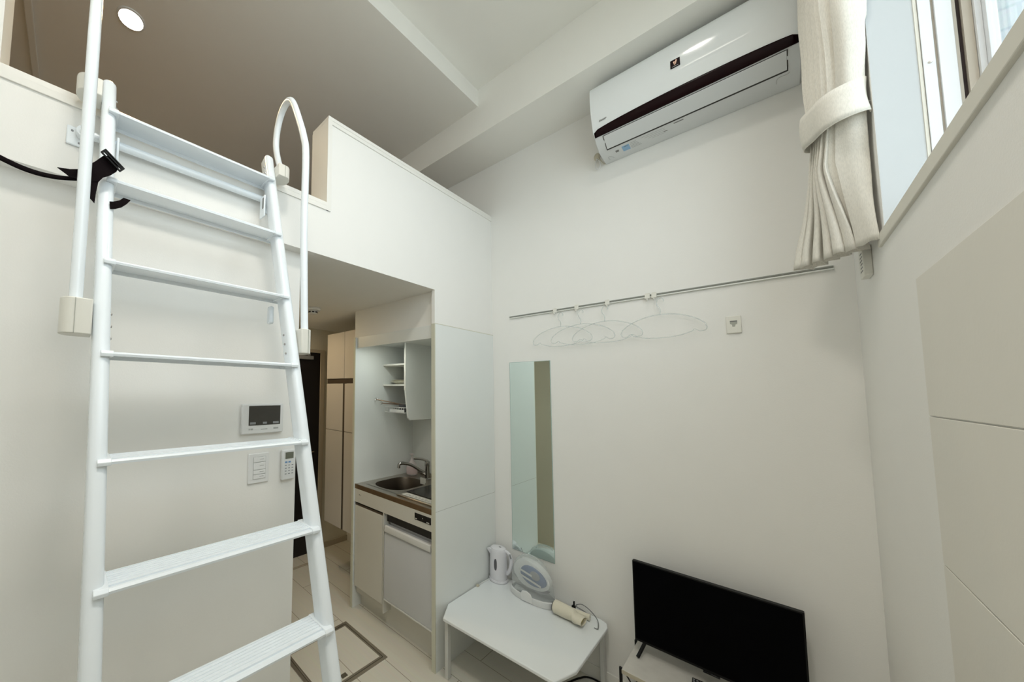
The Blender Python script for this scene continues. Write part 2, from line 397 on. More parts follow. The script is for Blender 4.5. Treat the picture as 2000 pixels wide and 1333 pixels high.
# window: frame strips, sash, glass
win = struct('window_1', MB().box(1.643, 1.70, -0.2865, -0.281, 1.944, 3.05).box(-0.05, 1.70, -0.400, -0.281, 1.930, 1.944), 'trimcream', 0.0008)
obj('window_frame', MB().box(1.640, 1.70, -0.3045, -0.2870, 1.944, 3.05).box(1.636, 1.70, -0.331, -0.3085, 1.944, 3.05), 'alu', win, bevel=0.001, smooth=False)
obj('frame_groove', MB().box(1.645, 1.70, -0.3085, -0.3045, 1.944, 3.05).box(1.642, 1.70, -0.3365, -0.331, 1.944, 3.05).box(1.634, 1.70, -0.355, -0.3425, 1.944, 3.05), 'alubeige', win, smooth=False)
obj('gasket', MB().box(1.648, 1.70, -0.3425, -0.3365, 1.944, 3.05), 'gasket', win, smooth=False)
obj('sash', MB().box(1.62, 1.70, -0.3635, -0.3555, 1.944, 3.05).box(1.60, 1.70, -0.376, -0.3635, 1.944, 3.05)
    .box(-0.05, 1.62, -0.376, -0.3555, 1.944, 1.975).box(-0.05, 1.62, -0.376, -0.3555, 3.01, 3.05).box(0.74, 0.80, -0.376, -0.350, 1.975, 3.01).box(-0.05, 0.0, -0.376, -0.350, 1.975, 3.01), 'alu', win, bevel=0.001, smooth=False)
obj('glass', MB().box(0.0, 1.60, -0.368, -0.364, 1.975, 3.01), 'glass', win, smooth=False)
for zz in (2.10, 2.36, 2.62, 2.88):
    sc = MB().lathe((1.640, -0.2965, zz), [(0.0005, -0.0022), (0.003, -0.0018), (0.0034, 0.0)], 10, (1, 0, 0))
    obj('screw', sc, 'steel', win)
# outside: neighbouring building return wall
nb = struct('neighbour_wall', B(3.2, 3.4, -4.2, -0.50, 0.0, 7.5), 'siding')
struct('outside_ground', B(-6, 8, -6, -0.6, -0.3, -0.2), 'seam')

# accent: hallway door and corridor
dr = struct('door_1', B(0.93, 1.815, 2.835, 2.865, 0.0, 1.845), 'door', 0.002)
obj('door_closer', MB().box(1.52, 1.72, 2.80, 2.835, 1.775, 1.81).box(1.66, 1.68, 2.79, 2.81, 1.81, 1.825), 'greyp', dr, bevel=0.003)
obj('door_handle', MB().tube([(1.74, 2.835, 0.92), (1.74, 2.80, 0.92), (1.66, 2.80, 0.92)], 0.008), 'chrome', dr)
struct('trim_6', MB().box(1.815, 1.862, 2.825, 2.868, 0.0, 1.875).box(0.90, 0.93, 2.825, 2.868, 0.0, 1.875).box(0.93, 1.815, 2.825, 2.868, 1.845, 1.875), 'doorframe', 0.002)
struct('trim_7', MB().box(0.716, 1.66, 2.655, 2.672, 0.0, 0.010), 'doorframe', 0.002)
struct('baseboard_corridor', B(1.862, XA, 2.835, 2.845, 0.0, 0.05), 'doorframe', 0.001)

# ================================================================ LADDER
def ladder():
    T = thing('loft_ladder', 'tall white metal ladder with handrails leaning on the loft edge', 'ladder', (0.28, 0.5, 0.0))
    sl = 0.3075
    def nose(i): return 1.15 - 0.0692 * i, 2.2586 - 0.231 * i + 0.001 * i * i
    def xl(z): return 0.0387 + 0.0097 * (2.2586 - z)
    XR = 0.5237
    d = Vector((0, sl, 1)).normalized(); nrm = Vector((0, 1, -sl)).normalized()
    def front(z): return 1.15 - sl * (2.2586 - z) + 0.010
    hw, dp, rr = 0.0165, 0.055, 0.013
    prof = []
    for (cx, cy, a0) in ((hw - rr, dp - rr, 0), (-(hw - rr), dp - rr, PI / 2), (-(hw - rr), rr, PI), (hw - rr, rr, 1.5 * PI)):
        for k in range(5):
            a = a0 + k * PI / 8; prof.append((cx + rr * math.cos(a), cy + rr * math.sin(a)))
    for side in (0, 1):
        rings = []
        for z in (0.0, 0.6, 1.2, 1.8, 2.372, 2.384):
            x = xl(z) if side == 0 else XR
            sc = 0.72 if z > 2.38 else 1.0
            base = Vector((x, front(z), z))
            rings.append([base + Vector((1, 0, 0)) * p * sc + nrm * (dp / 2 + (q - dp / 2) * sc) for p, q in prof])
        obj('rail', MB().loft(rings), 'ladder', T)
        for zz in (2.33, 2.29) if side == 0 else ():
            pass
    for i in range(10):
        y, z = nose(i)
        if z < 0.1: break
        if i < 2: z += 0.006
        x0, x1 = xl(z) + 0.012, XR - 0.012
        D = 0.080
        m = MB(); n = 6
        # ribbed tread extruded along x: profile in (y, z)
        pr = [(y, z - 0.007), (y - 0.001, z - 0.002), (y + 0.003, z + 0.002), (y + 0.009, z + 0.002), (y + 0.0095, z - 0.0010), (y + 0.0145, z - 0.0010), (y + 0.015, z + 0.003)]
        g0, g1 = y + 0.018, y + D - 0.006
        st = (g1 - g0) / n
        for k in range(n):
            a = g0 + k * st
            pr += [(a, z + 0.003), (a + st * 0.62, z + 0.003), (a + st * 0.66, z + 0.0012), (a + st * 0.96, z + 0.0012)]
        pr += [(g1, z + 0.003), (y + D, z + 0.002), (y + D, z - 0.012), (y + D - 0.004, z - 0.012), (y + D - 0.005, z - 0.003), (y + 0.008, z - 0.006)]
        tr = obj('tread', m.prism(pr, 'X', x0, x1), 'ladder', T, smooth=False)
        ec = MB()
        for (a, b) in ((xl(z) - 0.001, xl(z) + 0.036), (XR - 0.036, XR + 0.001)):
            for aa, bb, yy in ((a, b, 0),):
                pp = [(y - 0.002, z - 0.009), (y - 0.003, z - 0.002), (y + 0.002, z + 0.0045), (y + D, z + 0.0045), (y + D, z - 0.013), (y + D - 0.006, z - 0.013), (y + D - 0.006, z - 0.008)]
                if a < 0.25: ec.prism(pp, 'X', x0 - 0.013, x0 + 0.010)
                else: ec.prism(pp, 'X', x1 - 0.010, x1 + 0.013)
        pieces('end_cap', ec, 'ladder', tr, bevel=0.001)
    # handrails
    for side in (0, 1):
        X = 0.565 if side else -0.003
        pth = smooth_path([(X, 0.975, 1.64), (X, 0.985, 1.75), (X, 1.000, 2.04), (X, 1.000, 2.29), (X, 1.018, 2.37), (X, 1.052, 2.45), (X, 1.098, 2.542), (X, 1.132, 2.576), (X, 1.168, 2.582), (X, 1.205, 2.560), (X, 1.232, 2.51), (X, 1.236, 2.45), (X, 1.212, 2.38), (X, 1.186, 2.335), (X, 1.180, 2.31)], 6)
        h = obj('handrail', MB().tube(pth, 0.0122, 16), 'ladder', T)
        xr = xl(1.65) - 0.018 if side == 0 else XR + 0.017
        xa, xb = (X - 0.026, xr) if side == 0 else (xr, X + 0.020)
        xm = (xa + xb) / 2
        def oval(x0, x1, y0, y1, z0, z1, rnd):
            pts = []
            w = (x1 - x0); rr2 = (y1 - y0) / 2
            s_ = -1 if rnd < 0 else 1
            for k in range(13):
                a = -PI / 2 + PI * k / 12
                pts.append(((x1 - rr2 * 0.7 + rr2 * 0.7 * math.cos(a)) if s_ > 0 else (x0 + rr2 * 0.7 - rr2 * 0.7 * math.cos(a)), (y0 + y1) / 2 + rr2 * math.sin(a)))
            e = x0 if s_ > 0 else x1
            pts += [(e, y1), (e, y0)]
            return MB().prism(pts, 'Z', z0, z1)
        s_ = 1 if side else -1
        yc, z0, z1 = 0.985, 1.612, 1.69
        lo = oval(xa, xb, yc - 0.030, yc + 0.034, z0, z1, s_)
        c1 = obj('clamp', lo, 'cap', T, bevel=0.002)
        obj('seam_line', MB().box(X - 0.0006 - 0.0, X + 0.0006, yc - 0.0312, yc + 0.034, z0 + 0.001, z1 - 0.001), 'seam', c1)
        xr2 = xl(2.33) - 0.016 if side == 0 else XR + 0.016
        xa, xb = (X - 0.030, xr2) if side == 0 else (xr2, X + 0.028)
        c2 = obj('clamp', oval(xa, xb, 1.150, 1.215, 2.288, 2.334, s_), 'cap', T, bevel=0.002)
        obj('seam_line', MB().box(X - 0.0006, X + 0.0006, 1.1488, 1.2, 2.289, 2.333), 'seam', c2)
        # bolts on the inside / outside of the rails
        xb_ = xl(1.65) + 0.0165 if side == 0 else XR - 0.0165
        bb = MB()
        for k in range(3):
            z = 1.610 + 0.030 * k
            bb.lathe((xb_, front(z) + 0.030, z), [(0.0035, -0.002), (0.0035, 0.002), (0.002, 0.0035)] if side == 0 else [(0.002, -0.0035), (0.0035, -0.002), (0.0035, 0.002)], 8, (1, 0, 0))
        pieces('bolt', bb, 'chrome', T)
        xb_ = xl(2.34) + 0.0165 if side == 0 else XR - 0.0165
        bb = MB()
        for z in (2.300, 2.325):
            bb.lathe((xb_, front(z) + 0.022, z), [(0.0035, -0.002), (0.0035, 0.002), (0.002, 0.004)] if side == 0 else [(0.002, -0.004), (0.0035, -0.002), (0.0035, 0.002)], 8, (1, 0, 0))
        pieces('bolt', bb, 'chrome', T)
    # hooks at the back of the rails that catch the wall bar
    for x in (0.0387 + 0.0, XR):
        hk = MB().box(x - 0.030, x - 0.024, 1.165, 1.205, 2.12, 2.20) if x > 0.3 else MB().box(x + 0.022, x + 0.028, 1.165, 1.205, 2.12, 2.20)
        hb = obj('hook_plate', hk, 'ladder', T, bevel=0.003)
        ln = MB().box(*( (x - 0.0305, x - 0.0300) if x > 0.3 else (x + 0.0280, x + 0.0285)), 1.170, 1.180, 2.150, 2.190)
        obj('slot_mark', ln, 'ink', hb)
    # short grey buffer behind the right rail
    obj('buffer', MB().box(XR - 0.036, XR - 0.020, 1.075, 1.100, 1.715, 1.775), 'ladder', T, bevel=0.006)
    return T
ladder()

# bar screwed to the loft wall behind the ladder
bt = thing('ladder_hanging_bar', 'round white bar screwed across the loft wall behind the ladder top', 'bar', (0.26, YL, 2.20))
obj('bar', MB().tube([(-0.02, 1.2155, 2.203), (0.54, 1.2155, 2.207)], 0.0115, 18), 'ladder', bt)
for (a, b) in ((-0.048, 0.006), (0.520, 0.585)):
    pl = obj('mounting_plate', MB().box(a, b, YL - 0.006, YL - 0.0002, 2.168, 2.222), 'ladder', bt, bevel=0.003)
    sw = MB()
    for (dx, dz) in ((0.012, 0.040), (0.030, 0.046), (0.028, 0.010)):
        xx = a + dx if a < 0.2 else b - dx
        sw.lathe((xx, YL - 0.006, 2.168 + dz), [(0.0008, -0.0016), (0.0028, -0.0012), (0.0032, 0.0)], 10, (0, 1, 0))
    pieces('screw', sw, 'greyp', pl)
    obj('socket', MB().lathe((-0.012 if a < 0.2 else 0.535, 1.222, 2.204), [(0.015, -0.014), (0.016, -0.012), (0.016, 0.010)], 16, (0, 1, 0)), 'ladder', pl)

# black strap tied round the left rail
st = thing('webbing_strap', 'black webbing strap buckled round the left rail of the ladder', 'strap', (0.02, 1.12, 2.05))
def ribbon(path, w, up, n=6, thick=0.0016, name='strap', parent=None, m='strap'):
    P = smooth_path(path, n); rows = []
    for i, p in enumerate(P):
        t = i / (len(P) - 1)
        u = Vector(up[0]).lerp(Vector(up[1]), t) if isinstance(up, tuple) and len(up) == 2 and hasattr(up[0], '__len__') else Vector(up)
        ww = w[0] + (w[1] - w[0]) * t if isinstance(w, tuple) else w
        rows.append([p - u * ww / 2, p + u * ww / 2])
    return obj(name, MB().grid(rows), m, parent, solid=thick)
ribbon([(-0.34, 1.10, 2.075), (-0.24, 1.08, 2.030), (-0.142, 1.062, 1.990), (-0.094, 1.060, 1.980), (-0.051, 1.060, 1.984), (-0.010, 1.060, 1.997)], (0.013, 0.009), ((0, -0.2, 1.0), (0, -0.1, 1.0)), parent=st, name='loose_end')
def web(name, pts, y, th=0.003, bow=0.0):
    c = (sum(p[0] for p in pts) / len(pts), sum(p[1] for p in pts) / len(pts))
    g = MB().loft([[Vector((p[0], y + bow * ((p[0] - c[0]) / 0.03) ** 2, p[1])) for p in pts], [Vector((p[0], y + th + bow * ((p[0] - c[0]) / 0.03) ** 2, p[1])) for p in pts]])
    return obj(name, g, 'strap', st)
web('padded_end', [(-0.052, 2.005), (-0.030, 2.010), (-0.012, 2.018), (0.012, 2.024), (0.012, 1.998), (-0.012, 1.994), (-0.028, 1.991), (-0.036, 1.996)], 1.0535)
web('band', [(0.002, 2.038), (0.015, 2.052), (0.029, 2.072), (0.042, 2.079), (0.062, 2.058), (0.058, 2.046), (0.046, 2.030), (0.032, 2.018), (0.024, 2.004), (0.000, 1.996)], 1.0575, bow=0.004)
web('hanging_band', [(0.002, 2.006), (0.024, 2.006), (0.0205, 1.975), (0.019, 1.948), (0.009, 1.958), (0.006, 1.980)], 1.060)
web('tail', [(0.050, 1.946), (0.060, 1.949), (0.073, 1.958), (0.083, 1.970), (0.091, 1.983), (0.076, 1.984), (0.068, 1.974), (0.055, 1.966), (0.048, 1.964)], 1.062)
bk = MB()
bx, bz = Vector((0.78, 0.05, -0.62)).normalized(), Vector((0.62, 0.0, 0.78)).normalized()
by = bx.cross(bz)
c0 = Vector((0.049, 1.052, 2.066))
for s_ in (-1, 0.15, 1):
    bk.obox(c0 + bz * 0.0062 * s_, bx, by, bz, (0.026, 0.003, 0.0016))
for s_ in (-1, 1):
    bk.obox(c0 + bx * 0.0245 * s_, bx, by, bz, (0.0018, 0.003, 0.0075))
obj('buckle', bk, 'blackp', st, bevel=0.0006)

# ================================================================ LAMPS
def downlight(name, label, x, y, z, r, m):
    t_ = thing(name, label, 'light', (x, y, z))
    obj('trim_ring', MB().lathe((x, y, z), [(r * 0.98, -0.0005), (r * 1.0, -0.006), (r * 1.16, -0.004), (r * 1.18, -0.0005)], 32), 'white', t_)
    obj('diffuser', MB().lathe((x, y, z), [(r * 0.97, -0.0008), (r * 0.96, -0.0055), (r * 0.5, -0.0065)], 32), m, t_)
downlight('downlight', 'lit round recessed light in the loft ceiling', 0.125, 1.94, 3.275, 0.050, 'lampon')
downlight('downlight', 'lit round recessed light in the high ceiling close to the air conditioner', 1.22, 0.20, 3.385, 0.055, 'lampon')
cl = thing('added_ceiling_lamp', 'lit round lamp added out of view on the high ceiling above the ladder foot', 'light', (0.12, 0.20, 3.385))  # added fixture, made wide to soften the rung shadows
obj('housing', MB().lathe((0.12, 0.20, 3.385), [(0.185, -0.0005), (0.187, -0.026), (0.178, -0.030)], 40), 'white', cl)
obj('diffuser', MB().lathe((0.12, 0.20, 3.385), [(0.176, -0.028), (0.172, -0.034), (0.12, -0.037), (0.02, -0.038)], 40), 'lampon', cl)
downlight('downlight', 'round recessed light added out of view in the corridor ceiling under the loft', 1.12, 2.45, 2.0755, 0.045, 'lampon')  # added fixture for the corridor light
sm = thing('smoke_detector', 'small white smoke detector on the corridor ceiling under the loft', 'smoke detector', (1.285, 2.12, ZC))
obj('base', MB().lathe((1.285, 2.12, ZC), [(0.056, -0.0005), (0.058, -0.008), (0.052, -0.018), (0.036, -0.020)], 32), 'white', sm, bevel=0.001)
obj('sensor', MB().lathe((1.285, 2.12, ZC), [(0.032, -0.019), (0.033, -0.036), (0.026, -0.042), (0.010, -0.043)], 24), 'white', sm)
vv = MB()
for k in range(8):
    a = k * PI / 4 + 0.3
    vv.obox((1.285 + 0.0325 * math.cos(a), 2.12 + 0.0325 * math.sin(a), ZC - 0.030), (math.cos(a), math.sin(a), 0), (-math.sin(a), math.cos(a), 0), (0, 0, 1), (0.0016, 0.0085, 0.0045))
obj('vent_slats', vv, 'dark', sm)

# ================================================================ AIR CONDITIONER
def aircon():
    Y0, Y1 = -0.120, 0.5475
    T = thing('air_conditioner', 'white wall air conditioner with black band, mounted high beside the curtain', 'air conditioner', (2.05, 0.21, 2.75))
    X2 = XA - 0.0005
    outer = [(X2, 3.052), (2.02, 3.056), (1.972, 3.054), (1.950, 3.046), (1.941, 3.030), (1.938, 2.990), (1.940, 2.950), (1.945, 2.910), (1.954, 2.880), (1.965, 2.845), (1.976, 2.818), (1.987, 2.803), (2.010, 2.782), (2.056, 2.758), (2.100, 2.751), (X2, 2.749)]
    back = [(x + 0.004, z) for x, z in outer]
    obj('body', MB().prism(outer, 'Y', Y0, Y1), 'acw2', T, bevel=0.003)
    # glossy front panel: shell over the upper front
    fr = [(2.03, 3.057), (1.972, 3.0555), (1.9485, 3.048), (1.9385, 3.030), (1.9355, 2.990), (1.9375, 2.950), (1.9425, 2.910), (1.9515, 2.880), (1.962, 2.848), (1.9735, 2.8185)]
    fine = smooth_path([(p[0], 0, p[1]) for p in fr], 5)
    P = [(p.x, p.z) for p in fine]
    rows = []
    ny = 26
    for j in range(ny + 1):
        y = Y0 - 0.001 + (Y1 - Y0 + 0.002) * j / ny
        rows.append([(x, y, z) for x, z in P])
    obj('front_panel', MB().grid(rows), 'acw', T)
    # dark band, upper edge bowed
    def prof_at(z):
        for a, b in zip(P[:-1], P[1:]):
            if (a[1] - z) * (b[1] - z) <= 0 and a[1] != b[1]:
                return a[0] + (b[0] - a[0]) * (z - a[1]) / (b[1] - a[1])
        return P[-1][0] + (P[-1][1] - z) * 0.75
    rows = []
    for j in range(41):
        u = j / 40; y = Y0 + 0.004 + (Y1 - Y0 - 0.008) * u
        e = 4 * u * (1 - u)
        zt = 2.830 + 0.017 * e ** 0.6; zb_ = 2.8035
        if j in (0, 40): zt -= 0.006
        rows.append([(prof_at(z) - 0.0016, y, z) for z in [zb_ + (zt - zb_) * k / 6 for k in range(7)]])
    obj('band', MB().grid(rows), 'acband', T, solid=0.0015)
    # louver: shallow flap with dark gap around it
    La, Lb = (1.990, 2.8005), (2.052, 2.760)
    d_ = Vector((Lb[0] - La[0], 0, Lb[1] - La[1])).normalized(); n_ = Vector((d_.z, 0, -d_.x))
    if n_.x > 0: n_ = -n_
    ya, yb = -0.086, 0.510
    c = Vector(((La[0] + Lb[0]) / 2, (ya + yb) / 2, (La[1] + Lb[1]) / 2))
    L2 = math.hypot(Lb[0] - La[0], Lb[1] - La[1]) / 2
    obj('louver_gap', MB().obox(c + n_ * 0.0015 + d_ * 0.001, d_, (0, 1, 0), n_, (L2 + 0.003, (yb - ya) / 2 + 0.0016, 0.0022)), 'dark', T)
    obj('louver', MB().obox(c + n_ * 0.003 - d_ * 0.0015, d_, (0, 1, 0), n_, (L2 - 0.001, (yb - ya) / 2 - 0.0012, 0.0024)), 'acw2', T, bevel=0.001)
    # badge with bronze leaf mark
    zc = 2.945; xb = prof_at(zc) - 0.0012
    bd = obj('badge', MB().box(xb - 0.001, xb + 0.003, 0.205, 0.237, 2.926, 2.962), 'acband', T, bevel=0.001)
    lf = MB()
    for (a, b, c_, d2) in (((0.2255, 2.952), (0.2215, 2.936), 0.0022, 0), ((0.2165, 2.956), (0.2210, 2.937), 0.0022, 0), ((0.2215, 2.950), (0.2210, 2.942), 0.0012, 0)):
        p, q = Vector((xb - 0.0016, a[0], a[1])), Vector((xb - 0.0016, b[0], b[1]))
        u = (q - p).normalized(); w = u.cross(Vector((1, 0, 0)))
        lf.obox((p + q) / 2, u, w, (1, 0, 0), ((q - p).length / 2, c_, 0.0005))
    obj('leaf_mark', lf, 'bronze', bd)
    obj('badge_text_line', MB().box(xb - 0.0016, xb - 0.001, 0.211, 0.231, 2.929, 2.931), 'inklight', bd)
    # lettering
    cu = bpy.data.curves.new('lettering', 'FONT'); cu.body = 'SHARP'; cu.size = 0.0105; cu.extrude = 0.0002; cu.shear = 0.2; cu.offset = 0.0003
    tmp = bpy.data.objects.new('tmp', cu); S.collection.objects.link(tmp)
    dg = bpy.context.evaluated_depsgraph_get(); me = bpy.data.meshes.new_from_object(tmp.evaluated_get(dg))
    bpy.data.objects.remove(tmp)
    lo = bpy.data.objects.new('lettering', me); S.collection.objects.link(lo); lo.parent = T
    me.materials.append(M_['ink'])
    z0 = 2.862; x0 = prof_at(z0) - 0.0018; x1 = prof_at(z0 + 0.01) - 0.0018
    up = Vector((x1 - x0, 0, 0.01)).normalized(); rx = Vector((0, -1, 0)); nz = rx.cross(up)
    mm = Matrix.Identity(4)
    for i in range(3): mm[i][0] = rx[i]; mm[i][1] = up[i]; mm[i][2] = nz[i]
    wp = Vector((x0, 0.517, z0)) - Vector(T['_b'])
    for i in range(3): mm[i][3] = wp[i]
    me.transform(mm)
    # printed marks along the underside
    zf = lambda x: 2.758 + (x - 2.056) * (2.751 - 2.758) / 0.044 if x < 2.10 else 2.751 + (x - 2.10) * (-0.002 / 0.074)
    def mark(name, m, y0, y1, x0, x1):
        g = MB(); rows = []
        for xx in (x0, (x0 + x1) / 2, x1): rows.append([(xx, y, zf(xx) - 0.0004) for y in (y0, y1)])
        return obj(name, g.grid(rows), m, T)
    mark('blue_sticker', 'blue', 0.425, 0.455, 2.075, 2.118)
    mark('sticker_text', 'ink', 0.430, 0.446, 2.078, 2.086)
    mark('round_seal', 'ink', 0.470, 0.484, 2.085, 2.100)
    for k in range(5):
        mark('printed_line', 'inklight', 0.395 - 0.004 * k, 0.420, 2.074 + 0.010 * k, 2.077 + 0.010 * k)
    for k in range(4):
        mark('printed_line', 'inklight', 0.285, 0.375 - 0.012 * k, 2.072 + 0.011 * k, 2.074 + 0.011 * k)
    mark('printed_line', 'ink', 0.278, 0.292, 2.094, 2.099)
    mark('grey_label', 'ink', 0.218, 0.252, 2.068, 2.074)
    # latch outline and side slit at the right end
    obj('cover_latch', MB().tube(smooth_path([(2.100, -0.058, 2.7492), (2.076, -0.060, 2.7532), (2.070, -0.070, 2.7545), (2.072, -0.084, 2.7540), (2.066, -0.092, 2.7555)], 4), 0.0007, 6), 'inklight', T)
    obj('cover_latch', MB().tube(smooth_path([(2.140, 0.520, 2.7492), (2.115, 0.522, 2.7500), (2.112, 0.512, 2.7500), (2.135, 0.500, 2.7492)], 4), 0.0006, 6), 'inklight', T)
    obj('side_slit', MB().box(2.01, 2.06, Y0 - 0.0012, Y0 - 0.0002, 2.790, 2.800), 'dark', T)
    return T
aircon()
pc = thing('pipe_cover', 'beige putty and coiled white wire on the wall under the air conditioner', 'wire', (2.165, 0.585, 2.73))
obj('putty', MB().ellipsoid((2.166, 0.588, 2.812), 0.007, 0.015, 0.022, 14, 8), 'pipe', pc)
obj('wire_loop', MB().tube(smooth_path([(2.160, 0.588, 2.80), (2.158, 0.594, 2.76), (2.158, 0.586, 2.735), (2.158, 0.572, 2.745), (2.158, 0.574, 2.775), (2.160, 0.586, 2.795)], 6), 0.0022, 8), 'white', pc)
obj('wire_loop', MB().tube(smooth_path([(2.163, 0.580, 2.80), (2.163, 0.566, 2.775), (2.163, 0.552, 2.752), (2.163, 0.545, 2.762)], 6), 0.002, 8), 'pipe', pc)

# ================================================================ CURTAIN
def curtain():
    T = thing('curtain', 'cream linen curtain tied back beside the high window', 'curtain', (1.82, -0.15, 1.93))
    # plan of the bundle at each height: wall-side end, room-side corner, window-side end, pleat depth
    secs = [(3.20, (1.92, -0.1245), (1.66, -0.147), (1.630, -0.222), 0.012), (2.83, (1.90, -0.1225), (1.66, -0.147), (1.630, -0.220), 0.012), (2.58, (1.88, -0.116), (1.67, -0.148), (1.636, -0.212), 0.012),
            (2.43, (1.84, -0.112), (1.685, -0.150), (1.650, -0.2030), 0.010), (2.36, (1.82, -0.114), (1.69, -0.148), (1.662, -0.2030), 0.008), (2.30, (1.83, -0.118), (1.70, -0.142), (1.672, -0.2035), 0.010),
            (2.20, (1.86, -0.116), (1.725, -0.137), (1.690, -0.2045), 0.015), (2.08, (1.885, -0.103), (1.735, -0.158), (1.685, -0.2050), 0.022), (1.99, (1.90, -0.090), (1.74, -0.172), (1.672, -0.2055), 0.027), (1.93, (1.91, -0.083), (1.745, -0.180), (1.665, -0.2060), 0.030)]
    nz = 64; nu = 200
    ka = [0.0, 0.16, 0.34, 0.54, 0.76, 0.90, 1.0]; kb = [0.0, 0.10, 0.30, 0.52, 0.72, 0.88, 1.0]
    def at(z):
        for a, b in zip(secs[:-1], secs[1:]):
            if a[0] >= z >= b[0]:
                t = (a[0] - z) / (a[0] - b[0])
                return [Vector(a[k]).lerp(Vector(b[k]), t) for k in (1, 2, 3)] + [a[4] + (b[4] - a[4]) * t]
    rows = []
    UC = 0.58
    for i in range(nz + 1):
        z = 3.20 + (1.93 - 3.20) * i / nz
        L, Cc, R, A = at(z); w = min(1, max(0, (2.45 - z) / 0.25))
        kn = [a * (1 - w) + b * w for a, b in zip(ka, kb)]
        d1 = Cc - L; l1 = d1.length; d1.normalize(); n1 = Vector((-d1.y, d1.x)); n1 = n1 if n1.y > 0 else -n1
        d2 = R - Cc; l2 = d2.length; d2.normalize(); n2 = Vector((-d2.y, d2.x)); n2 = n2 if n2.x < 0 else -n2
        row = []
        for j in range(nu + 1):
            u = j / nu
            wob = 0.0018 * math.sin(7 * z + 11 * u) + 0.0012 * math.sin(23 * z + 5 * u)
            if u < UC:
                q = u / UC; k = max(m for m in range(6) if kn[m] <= q + 1e-9); sq = min(1, (q - kn[k]) / (kn[k + 1] - kn[k]))
                h = math.sin(PI * sq) ** 0.7; sh = math.sin(2 * PI * sq) * (0.30 + 0.40 * w) + 0.25 * w * math.sin(PI * sq)
                p = L + d1 * (l1 * q + sh * A) + n1 * (A * (h * 1.9 - 0.9) * (1.0 if k < 5 else 0.6) + wob)
            else:
                q = (u - UC) / (1 - UC)
                p = Cc + d2 * (l2 * q) + n2 * (0.016 * math.sin(PI * q) ** 0.8 + 0.003 * math.sin(2 * PI * q + 4 * z) + wob) - n1 * (A * 0.9) * (1 - q) * max(0, 1 - q * 5)
            y = max(p.y, -0.2078) if p.x > 1.640 else p.y
            row.append((p.x, y, z + (0.002 * math.sin(30 * u) if i == nz else 0)))
        rows.append(row)
    obj('cloth', MB().grid(rows), 'curtain', T, solid=0.0016)
    path = [(1.862, -0.160, 2.362), (1.848, -0.108, 2.366), (1.800, -0.096, 2.360), (1.740, -0.112, 2.352), (1.685, -0.128, 2.346), (1.655, -0.150, 2.344), (1.644, -0.178, 2.344), (1.650, -0.2030, 2.346), (1.668, -0.2070, 2.348)]
    P = smooth_path(path, 6); rw = []
    for k, p in enumerate(P):
        t = k / (len(P) - 1)
        hgt = 0.108 + 0.004 * math.sin(6 * t)
        tilt = Vector((0.10, 0.02, 1)).normalized()
        rw.append([p + tilt * (hgt * (q / 6 - 0.5)) + Vector((0, 0.004 * math.sin(PI * q / 6), 0)) for q in range(7)])
    obj('tieback', MB().grid(rw), 'curtain', T, solid=0.003)
    obj('tieback_seam', MB().tube([r[6] for r in rw], 0.0016, 6), 'curtain', T)
    obj('tieback_seam', MB().tube([r[0] for r in rw], 0.0016, 6), 'curtain', T)
    # hook on the wall
    obj('hook', MB().tube(smooth_path([(1.672, -0.2095, 2.33), (1.668, -0.200, 2.33), (1.664, -0.196, 2.34), (1.666, -0.197, 2.35)], 4), 0.002, 8), 'white', T)
curtain()
# outlet box below the curtain
bx_ = thing('outlet_box', 'white socket box on the window wall just below the curtain', 'socket box', (1.86, YW, 1.9))
obj('housing', MB().box(1.835, 1.905, YW, -0.193, 1.868, 1.962), 'cap', bx_, bevel=0.002)
pm = MB()
for k in range(6):
    pm.box(1.848 + 0.003 * (k % 2), 1.888 - 0.004 * (k % 3), -0.1932, -0.1926, 1.885 + 0.011 * k, 1.889 + 0.011 * k)
obj('printing', pm, 'ink', bx_)

# ================================================================ RAIL, HOOKS, HANGERS
rl = thing('picture_rail', 'long thin white picture rail on the right wall below the air conditioner', 'rail', (XA, 0.47, 1.985))
obj('rail', MB().box(XA - 0.010, XA - 0.0003, -0.165, 1.112, 1.974, 1.9795).box(XA - 0.0045, XA - 0.0003, -0.165, 1.112, 1.9795, 1.992), 'rail', rl, bevel=0.0008)
obj('slot', MB().box(XA - 0.0095, XA - 0.0045, -0.163, 1.111, 1.9825, 1.9885), 'raildark', rl)
hooks = [0.828, 0.712, 0.563, 0.393, 0.367]
where = ['on the rail nearest the kitchen', 'second from the kitchen end of the rail', 'on the middle of the rail', 'just left of the last hook on the rail', 'last on the rail, furthest from the kitchen']
def hook(y):
    g = MB().box(XA - 0.016, XA - 0.0098, y - 0.010, y + 0.010, 1.969, 1.993).box(XA - 0.016, XA - 0.0045, y - 0.008, y + 0.008, 1.993, 1.996)
    g.tube(smooth_path([(XA - 0.016, y, 1.975), (XA - 0.018, y, 1.962), (XA - 0.024, y, 1.956), (XA - 0.031, y, 1.960), (XA - 0.033, y, 1.969)], 5), 0.0022, 8)
    return g
for y, w in zip(hooks, where):
    o = obj('rail_hook', hook(y), 'cap', loc=(XA - 0.015, y, 1.965), bevel=0.0008)
    tag(o, 'small ivory hook ' + w, 'hook', 'hooks on the picture rail')
hcol = [(0.828, 0.795, -0.02, 'clear plastic clothes hanger nearest the kitchen, over the mirror'), (0.712, 0.690, 0.10, 'clear plastic clothes hanger, second from the kitchen'),
        (0.563, 0.575, 0.0, 'clear plastic clothes hanger, third from the kitchen'), (0.385, 0.345, 0.0, 'clear plastic clothes hanger nearest the window wall')]
